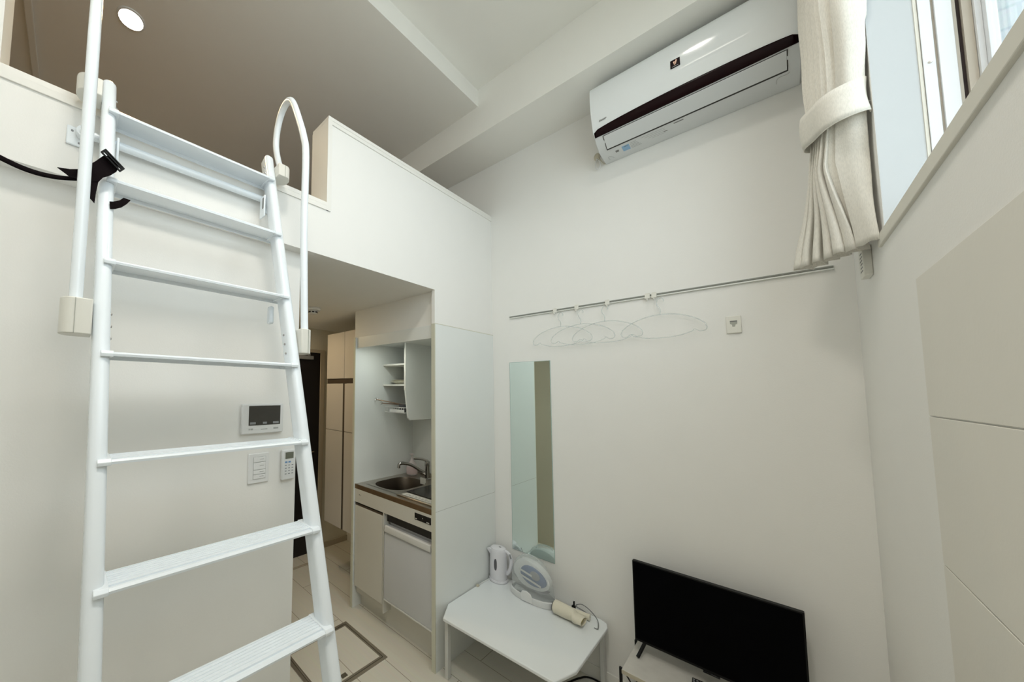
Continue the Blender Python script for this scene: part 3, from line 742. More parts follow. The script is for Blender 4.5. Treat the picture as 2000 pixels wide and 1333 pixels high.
def hanger(y, ang):
    T = None
    c = Vector((XA - 0.030, y, 1.969))
    dy, dx = math.cos(ang), math.sin(ang)
    def P(u, z, ): return Vector((c.x - abs(u * dx) * 0.25 + 0.008, y + u * dy, z))
    top = [P(-0.160, 1.800), P(-0.150, 1.822), P(-0.115, 1.850), P(-0.06, 1.872), P(0, 1.880), P(0.06, 1.872), P(0.115, 1.850), P(0.150, 1.822), P(0.160, 1.800)]
    bot = [P(0.160, 1.800), P(0.154, 1.786), P(0.135, 1.784), P(0.118, 1.795), P(0.108, 1.785), P(0.06, 1.770), P(0, 1.766), P(-0.06, 1.770), P(-0.108, 1.785), P(-0.118, 1.795), P(-0.135, 1.784), P(-0.154, 1.786), P(-0.160, 1.800)]
    g = MB().tube(smooth_path(top, 6), 0.0022, 8).tube(smooth_path(bot, 5), 0.0019, 8)
    # thin web between the shoulders
    hk = MB().tube(smooth_path([P(0, 1.880), P(0, 1.905), P(0.010, 1.925), P(0.012, 1.945), P(0.0, 1.9615), P(-0.012, 1.955), P(-0.014, 1.942)], 5), 0.0022, 8)
    return g, hk
for y, yc, ang, lab in hcol:
    T = thing('clothes_hanger', lab, 'clothes hanger', (XA - 0.03, y, 1.88), 'clear clothes hangers on the picture rail')
    g, hk = hanger(y if False else yc, ang)
    obj('shoulder_frame', g, 'clearp', T)
    obj('hook', hk, 'clearp', T)

# ================================================================ MIRROR, WALL PLATE
mr = thing('mirror', 'tall narrow frameless mirror on the right wall by the kitchen panel', 'mirror', (XA, 0.99, 0.51))
obj('glass_edge', MB().box(XA - 0.0050, XA - 0.0003, 0.866, 1.118, 0.512, 1.687), 'mirredge', mr)
obj('mirror_face', MB().box(XA - 0.0056, XA - 0.0051, 0.868, 1.116, 0.514, 1.685), 'mirror', mr, smooth=False)
wp = thing('wall_plate', 'square ivory wall plate with a small recess, right of the hangers', 'wall plate', (XA, 0.104, 1.80))
obj('plate', MB().box(XA - 0.009, XA - 0.0003, 0.081, 0.127, 1.762, 1.837), 'cap', wp, bevel=0.0025)
obj('recess', MB().prism([(0.115, 1.815), (0.093, 1.815), (0.093, 1.803), (0.099, 1.799), (0.100, 1.790), (0.108, 1.790), (0.109, 1.799), (0.115, 1.803)], 'X', XA - 0.0096, XA - 0.0089), 'seam', wp)
obj('recess_shadow_lip', MB().box(XA - 0.0100, XA - 0.0095, 0.093, 0.115, 1.8115, 1.816), 'ink', wp)

# ================================================================ INTERCOM, SWITCH, REMOTE
ic = thing('intercom', 'white wall intercom with a dark screen, seen between the ladder rungs', 'intercom', (0.565, YI, 1.33))
obj('housing', MB().box(0.482, 0.647, YI - 0.018, YI - 0.0003, 1.329, 1.441), 'white', ic, bevel=0.004)
scr = obj('screen', MB().box(0.507, 0.633, YI - 0.0192, YI - 0.0178, 1.361, 1.434), 'icscreen', ic)
g = MB()
for k, (a, w) in enumerate(((0.512, 0.022), (0.562, 0.016), (0.603, 0.024))):
    g.box(a, a + w, YI - 0.0197, YI - 0.0192, 1.365, 1.373)
pieces('touch_key', g, 'greyp', scr)
g = MB()
for (a, w) in ((0.508, 0.004), (0.515, 0.009), (0.555, 0.026), (0.606, 0.020)):
    g.box(a, a + w, YI - 0.0188, YI - 0.0178, 1.344, 1.350 if w != 0.026 else 1.347)
pieces('key_printing', g, 'inklight', ic)
sw_ = thing('light_switch', 'ivory light switch plate below the intercom', 'light switch', (0.556, YI, 1.14))
obj('plate', MB().box(0.516, 0.598, YI - 0.006, YI - 0.0003, 1.142, 1.254), 'white', sw_, bevel=0.003)
obj('plate_outline', MB().box(0.535, 0.584, YI - 0.0066, YI - 0.0058, 1.158, 1.240), 'inklight', sw_)
for (a, b) in ((1.221, 1.239), (1.193, 1.219), (1.176, 1.191), (1.159, 1.174)):
    r_ = obj('rocker', MB().box(0.536, 0.583, YI - 0.0085, YI - 0.006, a, b), 'white', sw_, bevel=0.001)
    obj('rocker_mark', MB().box(0.560, 0.576, YI - 0.0088, YI - 0.0084, (a + b) / 2, (a + b) / 2 + 0.002), 'inklight', r_)
rc = thing('remote_control', 'white air conditioner remote hung on the wall beside the switch', 'remote control', (0.678, YI, 1.14))
obj('body', MB().box(0.648, 0.706, YI - 0.020, YI - 0.0003, 1.139, 1.257), 'white', rc, bevel=0.005)
obj('display', MB().box(0.660, 0.695, YI - 0.0212, YI - 0.0198, 1.222, 1.247), 'lcd', rc)
for r0 in range(5):
    for c0_ in range(3):
        if r0 == 0 and c0_ == 2: continue
        z = 1.206 - 0.011 * r0; x = 0.659 + 0.0145 * c0_
        if r0 == 0: w = 0.010; m = 'bluebtn' if c0_ < 2 else 'greyp'
        else: w = 0.007; m = 'greyp'
        obj('button', MB().box(x, x + w, YI - 0.0208, YI - 0.0198, z, z + (0.006 if r0 == 0 else 0.003)), m, rc)

# ================================================================ KITCHENETTE
def kitchen():
    K = thing('kitchenette', 'compact white kitchenette unit set in its niche under the loft', 'kitchen unit', (1.85, 1.6, 0.0))
    XF = 1.560
    # side panels
    sp = obj('side_panel', MB().box(1.552, XA - 0.0005, 1.2335, 1.258, 0.0, 0.8325).box(1.552, XA - 0.0005, 1.2335, 1.258, 0.8345, 1.8795), 'panel', K, smooth=False)
    obj('edge_strip', MB().box(1.546, 1.552, 1.2335, 1.258, 0.0, 1.8795).box(1.552, XA - 0.0005, 1.2330, 1.2345, 1.8775, 1.8815), 'paneledge', sp, smooth=False)
    obj('panel_joint', MB().box(1.553, XA - 0.001, 1.2340, 1.2575, 0.8325, 0.8345), 'seam', sp)
    sp = obj('side_panel', MB().box(1.552, XA - 0.0005, 1.955, 1.975, 0.0, 1.875), 'panel', K, smooth=False)
    obj('edge_strip', MB().box(1.546, 1.552, 1.955, 1.975, 0.0, 1.875), 'paneledge', sp, smooth=False)
    obj('back_panel', MB().box(XA - 0.012, XA - 0.0005, 1.258, 1.955, 0.835, 1.875), 'panel', K, smooth=False)
    obj('fascia', MB().box(1.562, 1.580, 1.258, 1.955, 1.800, 1.8765), 'panel', K, bevel=0.001)
    obj('fascia_underside', MB().box(1.580, XA - 0.012, 1.258, 1.955, 1.840, 1.850), 'panel', K, smooth=False)
    lp = obj('strip_light', MB().box(1.61, 1.67, 1.50, 1.83, 1.828, 1.840), 'white', K, bevel=0.003)
    obj('diffuser', MB().box(1.615, 1.665, 1.505, 1.825, 1.8255, 1.828), 'lampon2', lp)
    # worktop with recessed bowl
    wt = MB()
    xs = [1.566, 1.600, 1.925, XA - 0.012]; ys = [1.259, 1.600, 1.905, 1.954]
    zt = 0.836
    wt.box(1.564, 1.628, 1.259, 1.954, 0.812, zt); wt.box(2.02, XA - 0.0125, 1.259, 1.954, 0.812, zt)
    wt.box(1.628, 2.02, 1.259, 1.605, 0.812, zt); wt.box(1.628, 2.02, 1.905, 1.954, 0.812, zt)
    w = obj('worktop', wt, 'steel', K, smooth=False)
    # oval-cornered bowl
    def rr(x0, x1, y0, y1, r, z, n=8):
        pts = []
        for cx, cy, a0 in ((x1 - r, y1 - r, 0), (x0 + r, y1 - r, PI / 2), (x0 + r, y0 + r, PI), (x1 - r, y0 + r, 1.5 * PI)):
            for k in range(n + 1):
                a = a0 + k * PI / 2 / n; pts.append(Vector((cx + r * math.cos(a), cy + r * math.sin(a), z)))
        return pts
    outer = rr(1.620, 2.028, 1.598, 1.912, 0.01, zt + 0.0012); inner = rr(1.640, 2.005, 1.625, 1.895, 0.11, zt + 0.0012)
    obj('bowl_rim', MB().loft([outer, inner], True, False), 'steel', w)
    rings = [rr(1.640, 2.005, 1.625, 1.895, 0.11, zt + 0.0012), rr(1.646, 1.999, 1.631, 1.889, 0.105, zt - 0.008), rr(1.655, 1.990, 1.640, 1.880, 0.10, zt - 0.12), rr(1.70, 1.94, 1.69, 1.83, 0.06, zt - 0.145), rr(1.78, 1.86, 1.74, 1.79, 0.02, zt - 0.147)]
    obj('bowl', MB().loft(rings, True, False), 'steeldark', w)
    obj('upstand', MB().box(XA - 0.024, XA - 0.0125, 1.259, 1.954, zt, zt + 0.020), 'steel', w, bevel=0.001)
    # front edge of worktop, steel lip with brown reflections painted into its colour
    obj('front_lip', MB().box(1.5595, 1.566, 1.259, 1.954, 0.806, zt + 0.001), 'lip', w, bevel=0.001)
    # front panel under worktop with control plate
    obj('control_panel', MB().box(XF, XF + 0.012, 1.259, 1.954, 0.716, 0.806), 'cabwhite', K, smooth=False)
    cp = obj('control_plate', MB().box(XF - 0.0025, XF, 1.272, 1.392, 0.752, 0.790), 'black', K, bevel=0.0005)
    obj('plate_printing', MB().box(XF - 0.0030, XF - 0.0024, 1.283, 1.303, 0.756, 0.761).box(XF - 0.0030, XF - 0.0024, 1.374, 1.388, 0.757, 0.761).box(XF - 0.0030, XF - 0.0024, 1.33, 1.334, 0.770, 0.774), 'label', cp)
    pieces('indicator', MB().box(XF - 0.001, XF, 1.899, 1.906, 0.767, 0.775).box(XF - 0.001, XF, 1.888, 1.892, 0.766, 0.770), 'ink', K)
    # carcass, kick board
    obj('carcass', MB().box(XF + 0.022, XA - 0.013, 1.660, 1.953, 0.10, 0.660).box(XF + 0.0, XF + 0.30, 1.655, 1.662, 0.10, 0.716), 'cabwhite', K, smooth=False)
    obj('kick_board', MB().box(1.628, 1.640, 1.259, 1.954, 0.0, 0.165), 'cabwhite', K, smooth=False)
    dd = obj('door', MB().box(XF, XF + 0.018, 1.668, 1.950, 0.150, 0.693), 'cabwhite', K, bevel=0.0015)
    obj('handle', MB().box(XF + 0.004, XF + 0.020, 1.668, 1.950, 0.694, 0.706), 'brownpull', dd)
    obj('shadow_gap', MB().box(XF + 0.018, XF + 0.022, 1.668, 1.95, 0.66, 0.716).box(XF + 0.03, XF + 0.04, 1.262, 1.655, 0.66, 0.716), 'dark', K)
    # upper shelf unit on the left half
    xs_ = 1.820
    side = [(xs_, 1.842), (XA - 0.0125, 1.842), (XA - 0.0125, 1.283), (1.868, 1.283), (1.850, 1.300), (xs_, 1.500)]
    su = obj('shelf_side', MB().prism(side, 'Y', 1.714, 1.728), 'panel', K, bevel=0.001)
    obj('shelf_side_edge', MB().box(xs_ - 0.002, xs_, 1.7135, 1.7285, 1.50, 1.80), 'trimw', su)
    for z in (1.682, 1.530):
        obj('shelf', MB().prism([(xs_ + 0.004, 1.728), (xs_ + 0.004, 1.954), (XA - 0.013, 1.954), (XA - 0.013, 1.728)], 'Z', z, z + 0.012), 'trimw', K, bevel=0.001)
    return K
kitchen()
# mini fridge
fr = thing('mini_fridge', 'small grey-white built-in fridge under the kitchen worktop', 'fridge', (1.75, 1.46, 0.17))
obj('cabinet', MB().box(1.605, 2.10, 1.272, 1.640, 0.17, 0.655), 'fridge', fr, smooth=False)
dr_ = obj('door', MB().prism([(1.560, 0.196), (1.560, 0.580), (1.572, 0.600), (1.572, 0.640), (1.600, 0.640), (1.600, 0.196)], 'Y', 1.264, 1.650), 'fridge', fr, bevel=0.002)
obj('handle', MB().prism([(1.556, 0.604), (1.553, 0.612), (1.556, 0.640), (1.570, 0.644), (1.571, 0.602)], 'Y', 1.275, 1.644), 'white', dr_, bevel=0.002)
obj('bottom_trim', MB().box(1.5585, 1.600, 1.264, 1.650, 0.186, 0.195), 'white', dr_, bevel=0.001)
pieces('foot', MB().box(1.62, 1.66, 1.29, 1.33, 0.165, 0.172).box(1.62, 1.66, 1.59, 1.62, 0.165, 0.172), 'dark', fr)
# cooktop
ck = thing('cooktop', 'single black cooktop with a steel surround beside the sink', 'cooktop', (1.78, 1.43, 0.837))
obj('surround', MB().box(1.600, 2.00, 1.272, 1.585, 0.8365, 0.846), 'steel', ck, bevel=0.004)
obj('glass_plate', MB().box(1.680, 1.99, 1.285, 1.572, 0.846, 0.8495), 'black', ck, bevel=0.001)
obj('sticker', MB().box(1.616, 1.668, 1.300, 1.555, 0.846, 0.8468), 'label', ck)
g = MB()
for k in range(9): g.box(1.624, 1.636 + 0.002 * (k % 3), 1.312 + 0.025 * k, 1.330 + 0.025 * k, 0.8468, 0.8471)
for k in range(8): g.box(1.646, 1.652, 1.312 + 0.028 * k, 1.332 + 0.028 * k, 0.8468, 0.8471)
obj('sticker_print', g, 'inklight', ck)
# faucet
fa = thing('faucet', 'chrome single-lever kitchen faucet with a long curved spout', 'faucet', (2.06, 1.70, 0.836))
obj('body', MB().lathe((2.06, 1.715, 0.837), [(0.028, 0.0), (0.028, 0.006), (0.019, 0.012), (0.018, 0.09), (0.021, 0.10), (0.020, 0.130), (0.008, 0.138)], 20), 'chrome', fa)
obj('spout', MB().tube(smooth_path([(2.06, 1.715, 0.872), (2.02, 1.748, 0.900), (1.96, 1.785, 0.942), (1.90, 1.815, 0.958), (1.875, 1.828, 0.950), (1.872, 1.830, 0.925)], 6), [0.014] * 6 + [0.011] * 20 + [0.012] * 5 if False else 0.0115, 14), 'chrome', fa)
obj('lever', MB().tube(smooth_path([(2.06, 1.715, 0.972), (2.03, 1.745, 0.984), (1.985, 1.785, 0.990)], 5), 0.006, 10, ry=0.010), 'chrome', fa)
tgx = obj('paper_tag', MB().box(1.968, 1.972, 1.655, 1.705, 0.822, 0.866), 'label', loc=(1.97, 1.68, 0.822))
tag(tgx, 'small white paper tag hanging over the edge of the sink', 'tag')
so = thing('soap_dispenser', 'white pump soap bottle with a pink label in the sink corner', 'soap bottle', (2.07, 1.885, 0.837))
obj('bottle', MB().lathe((2.07, 1.878, 0.837), [(0.034, 0.0), (0.041, 0.008), (0.043, 0.05), (0.036, 0.085), (0.016, 0.108), (0.014, 0.118)], 26), 'soap', so)
obj('pump', MB().lathe((2.07, 1.878, 0.955), [(0.012, 0.0), (0.008, 0.022), (0.010, 0.034), (0.019, 0.040), (0.019, 0.047), (0.006, 0.050)], 18), 'soap', so)
obj('nozzle', MB().tube([(2.07, 1.878, 0.999), (2.04, 1.862, 0.999)], 0.005, 8), 'soap', so)
obj('label', MB().lathe((2.07, 1.878, 0.837), [(0.0436, 0.012), (0.0440, 0.05), (0.0405, 0.068)], 26), 'labelpink', so)
# plates and bowl on the shelf, dish rack with cutlery
for k, (r, h, z, lab) in enumerate(((0.102, 0.022, 1.5425, 'wide cream plate at the bottom of the kitchen shelf'), (0.092, 0.020, 1.556, 'smaller cream plate stacked on the kitchen shelf'))):
    o = obj('plate', MB().lathe((1.935, 1.845, z), [(r * 0.5, 0.0), (r * 0.55, 0.004), (r, h), (r * 1.02, h), (r * 0.98, h - 0.003), (r * 0.5, 0.006)], 28), 'plate', loc=(1.935, 1.845, z))
    tag(o, lab, 'plate', 'plates on the kitchen shelf')
dk = thing('dish_rack', 'white wire dish rack fixed under the kitchen shelf unit', 'dish rack', (1.93, 1.84, 1.33))
g = MB()
for z in (1.333, 1.372):
    g.tube([(1.83, 1.735, z), (1.83, 1.935, z), (2.10, 1.935, z), (2.10, 1.735, z), (1.83, 1.735, z)], 0.0025, 6)
for k in range(9):
    y = 1.742 + 0.0235 * k
    g.tube([(1.83, y, 1.372), (1.83, y, 1.333), (2.10, y, 1.333), (2.10, y, 1.372)], 0.0016, 6)
g.tube([(2.09, 1.74, 1.372), (2.09, 1.74, 1.53)], 0.002, 6); g.tube([(2.09, 1.93, 1.372), (2.09, 1.93, 1.53)], 0.002, 6)
obj('wire_basket', g, 'white', dk)
obj('front_strip', MB().box(1.8255, 1.8295, 1.735, 1.885, 1.336, 1.356), 'white', dk, bevel=0.001)
for k, (a, b, lab) in enumerate((((1.815, 2.035, 1.428), (1.93, 1.80, 1.385), 'long dark spatula with a ring end, lying across the dish rack'), ((1.84, 1.990, 1.415), (1.95, 1.77, 1.385), 'dark ladle lying in the dish rack'))):
    a = Vector((1.785, 1.930, 1.400)) if k else Vector((1.737, 1.938, 1.428)); b = Vector(b)
    T = thing('utensil', lab, 'utensil', tuple(a), 'utensils in the dish rack')
    obj('handle', MB().tube([a, a.lerp(b, 0.6)], 0.0045, 8), 'spoon', T)
    obj('head', MB().tube([a.lerp(b, 0.6), a.lerp(b, 0.7), b], [0.003, 0.014, 0.016], 12, ry=0.004), 'spoon', T)
    obj('ring', MB().tube([a + Vector((0, 0.012 * math.cos(q * PI / 6) - 0.0 , 0.010 * math.sin(q * PI / 6))) for q in range(13)], 0.0015, 6), 'chrome', T)
for k, (x, y) in enumerate(((1.88, 1.80), (1.94, 1.86))):
    o = obj('cup', MB().lathe((x, y, 1.336), [(0.022, 0.0), (0.026, 0.004), (0.030, 0.058), (0.028, 0.058), (0.023, 0.006)], 20), 'greywin' if k == 0 else 'white', loc=(x, y, 1.336))
    tag(o, ['dark cup in the dish rack beside the shelf side', 'pale cup further back in the dish rack'][k], 'cup')

# ================================================================ CORRIDOR CABINETS
for (nm, lab, z0, z1, dz) in (('wall_cabinet', 'beige upper cabinet on the corridor wall under the ceiling', 1.585, 1.965, 0), ('shoe_cabinet', 'tall beige floating cabinet in the corridor below the upper one', 0.415, 1.548, 1)):
    T = thing(nm, lab, 'cabinet', (1.9, 2.24, z0))
    obj('carcass', MB().box(1.668, XA - 0.0005, 2.02, 2.47, z0, z1), 'shoecab', T, smooth=False)
    for (a, b) in ((2.022, 2.214 if dz else 2.222), (2.238 if dz else 2.226, 2.468)):
        if dz:
            obj('door', MB().box(1.65, 1.668, a, b, z0 + 0.002, 1.165), 'shoecab', T, bevel=0.001)
            obj('door', MB().box(1.65, 1.668, a, b, 1.169, z1 - 0.002), 'shoecab', T, bevel=0.001)
        else:
            obj('door', MB().box(1.65, 1.668, a, b, z0 + 0.002, z1 - 0.002), 'shoecab', T, bevel=0.001)
    if dz:
        obj('pull_groove', MB().box(1.652, 1.669, 2.214, 2.238, z0, z1), 'brownpull', T)
    else:
        obj('cabinet_gap_strip', MB().box(1.66, 1.70, 2.03, 2.47, 1.5485, 1.585), 'brownpull', T)  # dark strip filling the gap between the two cabinets

# ================================================================ FLOOR HATCH
hx0, hx1, hy0, hy1 = 0.985, 1.432, 1.478, 1.868
hf = thing('floor_hatch', 'square floor hatch with a metal frame in front of the kitchen', 'floor hatch', ((hx0 + hx1) / 2, (hy0 + hy1) / 2, 0))
def ringbox(x0, x1, y0, y1, w, z0, z1): return MB().box(x0, x1, y0, y0 + w, z0, z1).box(x0, x1, y1 - w, y1, z0, z1).box(x0, x0 + w, y0 + w, y1 - w, z0, z1).box(x1 - w, x1, y0 + w, y1 - w, z0, z1)
obj('frame', ringbox(hx0, hx1, hy0, hy1, 0.016, 0.0, 0.003), 'hatchm', hf, bevel=0.0006)
obj('frame_groove', ringbox(hx0 + 0.016, hx1 - 0.016, hy0 + 0.016, hy1 - 0.016, 0.006, 0.0, 0.0015), 'hatchd', hf)
obj('inner_frame', ringbox(hx0 + 0.022, hx1 - 0.022, hy0 + 0.022, hy1 - 0.022, 0.010, 0.0, 0.003), 'hatchm', hf, bevel=0.0006)
obj('lid', MB().box(hx0 + 0.032, hx1 - 0.032, hy0 + 0.032, hy1 - 0.032, 0.0, 0.0022), 'floor', hf)
obj('pull', MB().box(1.150, 1.185, 1.52, 1.545, 0.0022, 0.0035), 'hatchd', hf)

# ================================================================ LOW TABLE AND THINGS ON IT
TZ = 0.32
tb = thing('low_table', 'low white table with clipped corners under the mirror', 'table', (1.84, 0.92, 0))
x0, x1, y0, y1, c = 1.532, 2.152, 0.600, 1.228, 0.0
oct_ = [(1.690, 0.598), (2.112, 0.598), (2.150, 0.612), (2.165, 0.640), (2.165, 1.200), (2.125, 1.229), (1.652, 1.229), (1.532, 1.172), (1.560, 0.636)]
obj('top', MB().prism(oct_, 'Z', TZ - 0.016, TZ), 'tablew', tb, bevel=0.004, seg=3)
for (x, y) in ((1.578, 1.176), (1.612, 0.672), (2.132, 0.630), (2.132, 1.180)):
    s_ = 0.014
    lg = obj('leg', MB().box(x - s_, x + s_, y - 0.010, y + 0.010, 0.0, TZ - 0.016), 'tableleg', tb, bevel=0.003)
pieces('brace', MB().box(1.56, 1.60, 0.70, 1.15, TZ - 0.034, TZ - 0.016) if False else MB().box(1.590, 1.600, 0.68, 1.17, TZ - 0.040, TZ - 0.016).box(2.127, 2.137, 0.64, 1.17, TZ - 0.040, TZ - 0.016), 'tableleg', tb)

KR = 1.30
kt = thing('kettle', 'white electric kettle in the corner of the low table', 'kettle', (2.112, 1.186, TZ))
kc = (2.100, 1.176, TZ)
obj('power_base', MB().lathe(kc, [(0.053, 0.0005), (0.056, 0.004), (0.055, 0.014), (0.050, 0.016)], 36), 'kettle', kt)
obj('body', MB().lathe(kc, [(0.050, 0.0165), (0.052, 0.030), (0.0515, 0.08), (0.0495, 0.150), (0.049, 0.182), (0.047, 0.190)], 40), 'kettle', kt)
obj('lid', MB().lathe(kc, [(0.045, 0.190), (0.043, 0.197), (0.026, 0.202), (0.006, 0.203)], 36), 'kettle', kt)
obj('lid_button', MB().box(2.096, 2.106, 1.158, 1.170, TZ + 0.2005, TZ + 0.2045), 'greyp', kt)
obj('spout', MB().add([(2.060, 1.198, TZ + 0.190), (2.088, 1.220, TZ + 0.190), (2.048, 1.224, TZ + 0.193), (2.070, 1.208, TZ + 0.145)], [(0, 2, 1), (0, 3, 2), (2, 3, 1), (0, 1, 3)]), 'kettle', kt)
obj('handle', MB().tube(smooth_path([(2.108, 1.138, TZ + 0.184), (2.106, 1.118, TZ + 0.184), (2.104, 1.098, TZ + 0.166), (2.104, 1.094, TZ + 0.128), (2.105, 1.104, TZ + 0.085), (2.107, 1.122, TZ + 0.058), (2.108, 1.132, TZ + 0.052)], 6), 0.0085, 12, ry=0.011), 'kettle', kt)
obj('handle_inset', MB().tube([(2.099, 1.100, TZ + 0.182), (2.096, 1.091, TZ + 0.160)], 0.005, 8), 'greyp', kt)
wvv = Vector((-0.93, -0.15, 0)).normalized(); wt2 = Vector((-wvv.y, wvv.x, 0))
cc = Vector(kc) + wvv * 0.0495 + Vector((0, 0, 0.110))
ring1 = []; ring2 = []
for k in range(24):
    a = 2 * PI * k / 24
    zz = 0.034 * math.copysign(abs(math.sin(a)) ** 0.7, math.sin(a)); xx = 0.0085 * math.cos(a)
    ring1.append(cc + wt2 * xx + Vector((0, 0, zz)) + wvv * 0.0028); ring2.append(cc + wt2 * xx + Vector((0, 0, zz)) - wvv * 0.005)
obj('water_window', MB().loft([ring2, ring1]), 'greywin', kt)
obj('power_cord', MB().tube(smooth_path([(2.060, 1.214, TZ + 0.003), (2.02, 1.220, TZ + 0.003), (1.98, 1.221, TZ + 0.003), (1.945, 1.220, TZ + 0.004)], 6), 0.003, 8), 'white', kt)
obj('cord_clip', MB().box(1.925, 1.945, 1.213, 1.227, TZ, TZ + 0.010), 'pipe', kt, bevel=0.002)

# clear case with iron
def dome_case():
    T = thing('iron_case', 'clear domed carrying case with a white base in front of the mirror', 'case', (2.07, 0.938, TZ))
    cx, cy = 2.068, 0.950; rx, ry = 0.064, 0.122
    def ell(r, z, n=40, e=2.4):
        P = []
        for k in range(n):
            a = 2 * PI * k / n; ca, sa = math.cos(a), math.sin(a)
            P.append(Vector((cx + rx * r * math.copysign(abs(ca) ** (2 / e), ca), cy + ry * r * math.copysign(abs(sa) ** (2 / e), sa), z)))
        return P
    obj('base_tray', MB().loft([ell(0.97, TZ + 0.001), ell(1.0, TZ + 0.005), ell(1.0, TZ + 0.034), ell(0.97, TZ + 0.036)]), 'white', T)
    rings = []
    for k in range(15):
        t = k / 14
        z = TZ + 0.036 + 0.190 * math.sin(t * PI / 2)
        r = max(0.02, math.cos(t * PI / 2)) ** 0.62
        P = []
        for q in range(40):
            a = 2 * PI * q / 40
            P.append(Vector((cx + (rx - 0.002) * (0.45 + 0.55 * r) * r ** 0.25 * math.cos(a), cy + 0.012 * t + (ry - 0.003) * r * math.sin(a), z)))
        rings.append(P)
    obj('dome', MB().loft(rings), 'dome', T)
    obj('latch', MB().prism([(0.925, TZ + 0.006), (0.985, TZ + 0.004), (0.992, TZ + 0.030), (0.980, TZ + 0.056), (0.955, TZ + 0.062), (0.932, TZ + 0.052), (0.922, TZ + 0.030)], 'X', 2.000, 2.008), 'white', T, bevel=0.003)
    obj('handle_grip', MB().tube(smooth_path([(cx, 1.015, TZ + 0.205), (cx, 1.00, TZ + 0.226), (cx, 0.965, TZ + 0.236), (cx, 0.93, TZ + 0.234), (cx, 0.915, TZ + 0.222)], 5), 0.005, 10), 'dome', T)
    I = thing('clothes_iron', 'blue and white clothes iron standing inside the clear case', 'iron', (cx, cy, TZ + 0.037))
    ang = 0.22
    def rot(u, v): return (cy - 0.002 + u * math.cos(ang) - v * math.sin(ang), TZ + 0.132 + u * math.sin(ang) + v * math.cos(ang))
    def elp(a_, b_, n=36, du=0, dv=0, tear=0.0):
        P = []
        for k in range(n):
            a = 2 * PI * k / n; u = a_ * math.cos(a); v = b_ * math.sin(a) * (1 - tear * math.cos(a)); P.append(rot(u + du, v + dv))
        return P
    def layer(a_, b_, xa, xb, m, name, du=0, dv=0, tear=0.0, par=None):
        R = []
        for (f, x) in ((0.86, xb), (0.97, xb - 0.003), (1.0, (xa + xb) / 2), (0.97, xa + 0.003), (0.86, xa)):
            R.append([Vector((x, y, z)) for y, z in elp(a_ * f, b_ * f, du=du, dv=dv, tear=tear)])
        return obj(name, MB().loft(R), m, par or I)
    layer(0.104, 0.074, 2.044, 2.092, 'white', 'body', tear=-0.15)
    layer(0.074, 0.050, 2.034, 2.056, 'blued', 'water_tank', du=-0.014, dv=0.006, tear=-0.1)
    layer(0.028, 0.024, 2.030, 2.046, 'greyp', 'dial', du=-0.024, dv=0.020)
    sp = [rot(0.095, -0.050), rot(0.02, -0.072), rot(-0.07, -0.068), rot(-0.10, -0.045), rot(-0.07, -0.056), rot(0.02, -0.058), rot(0.09, -0.040)]
    obj('soleplate', MB().prism(sp, 'X', 2.046, 2.096), 'greyp', I, bevel=0.002)
    for (u0, v0, L) in ((0.035, 0.012, 0.075), (0.028, -0.016, 0.125)):
        a = rot(u0 + 0.03, v0); b = rot(u0 + 0.03 - L, v0)
        obj('paper_strip', MB().tube([(2.028, a[0], a[1]), (2.028, b[0], b[1])], 0.0012, 6, ry=0.006, up=(1, 0, 0)), 'label', I)
dome_case()

# hair dryer
hd = thing('hair_dryer', 'cream hair dryer lying on the low table by the clear case', 'hair dryer', (2.03, 0.74, TZ))
A = Vector((2.030, 0.812, TZ + 0.034)); Bq = Vector((2.022, 0.690, TZ + 0.032)); dv = (Bq - A).normalized(); sd = dv.cross(Vector((0, 0, 1))).normalized()
R = []
for (t, ra, rb) in ((-0.06, 0.020, 0.020), (-0.04, 0.030, 0.030), (0.0, 0.034, 0.034), (0.5, 0.033, 0.033), (0.72, 0.030, 0.030), (0.80, 0.034, 0.024), (1.10, 0.036, 0.016), (1.12, 0.036, 0.016)):
    p = A + (Bq - A) * t; p.z = TZ + 0.036 - (0.008 if t > 0.75 else 0)
    R.append([p + sd * ra * math.cos(2 * PI * k / 24) + Vector((0, 0, 1)) * rb * math.sin(2 * PI * k / 24) for k in range(24)])
obj('barrel', MB().loft(R[:5]), 'ivory', hd)
nz_ = obj('nozzle', MB().loft(R[4:8], True, False), 'ivory', hd, solid=0.002)
pe = R[7][0].lerp(R[7][12], 0.5)
obj('nozzle_inside', MB().loft([[pe - dv * 0.012 + (q - pe) * 0.92 for q in R[7]], [pe - dv * 0.0125 + (q - pe) * 0.9 for q in R[7]]]), 'ivoryd', nz_)
obj('handle', MB().tube(smooth_path([(2.060, 0.800, TZ + 0.030), (2.085, 0.760, TZ + 0.022), (2.098, 0.705, TZ + 0.018), (2.100, 0.672, TZ + 0.018)], 5), 0.015, 14), 'ivory', hd)
obj('intake_grille', MB().lathe(tuple(A - dv * 0.010), [(0.026, 0.0), (0.018, 0.0015)], 20, tuple(-dv)), 'greyp', hd)
cb_ = hd
obj('cord', MB().tube(smooth_path([(2.100, 0.672, TZ + 0.018), (2.115, 0.700, TZ + 0.028), (2.122, 0.745, TZ + 0.034), (2.128, 0.720, TZ + 0.052), (2.125, 0.680, TZ + 0.042), (2.105, 0.640, TZ + 0.020), (2.060, 0.625, TZ + 0.005), (2.055, 0.640, TZ + 0.003)], 8), 0.0022, 8), 'cable', cb_)
obj('cord_wrap', MB().tube(smooth_path([(2.118, 0.815, TZ + 0.006), (2.122, 0.775, TZ + 0.010), (2.120, 0.735, TZ + 0.010), (2.108, 0.715, TZ + 0.006)], 5), 0.005, 8), 'cable', cb_)
pg = thing('black_plug', 'small black two-pin plug standing behind the hair dryer', 'plug', (2.125, 0.755, TZ))
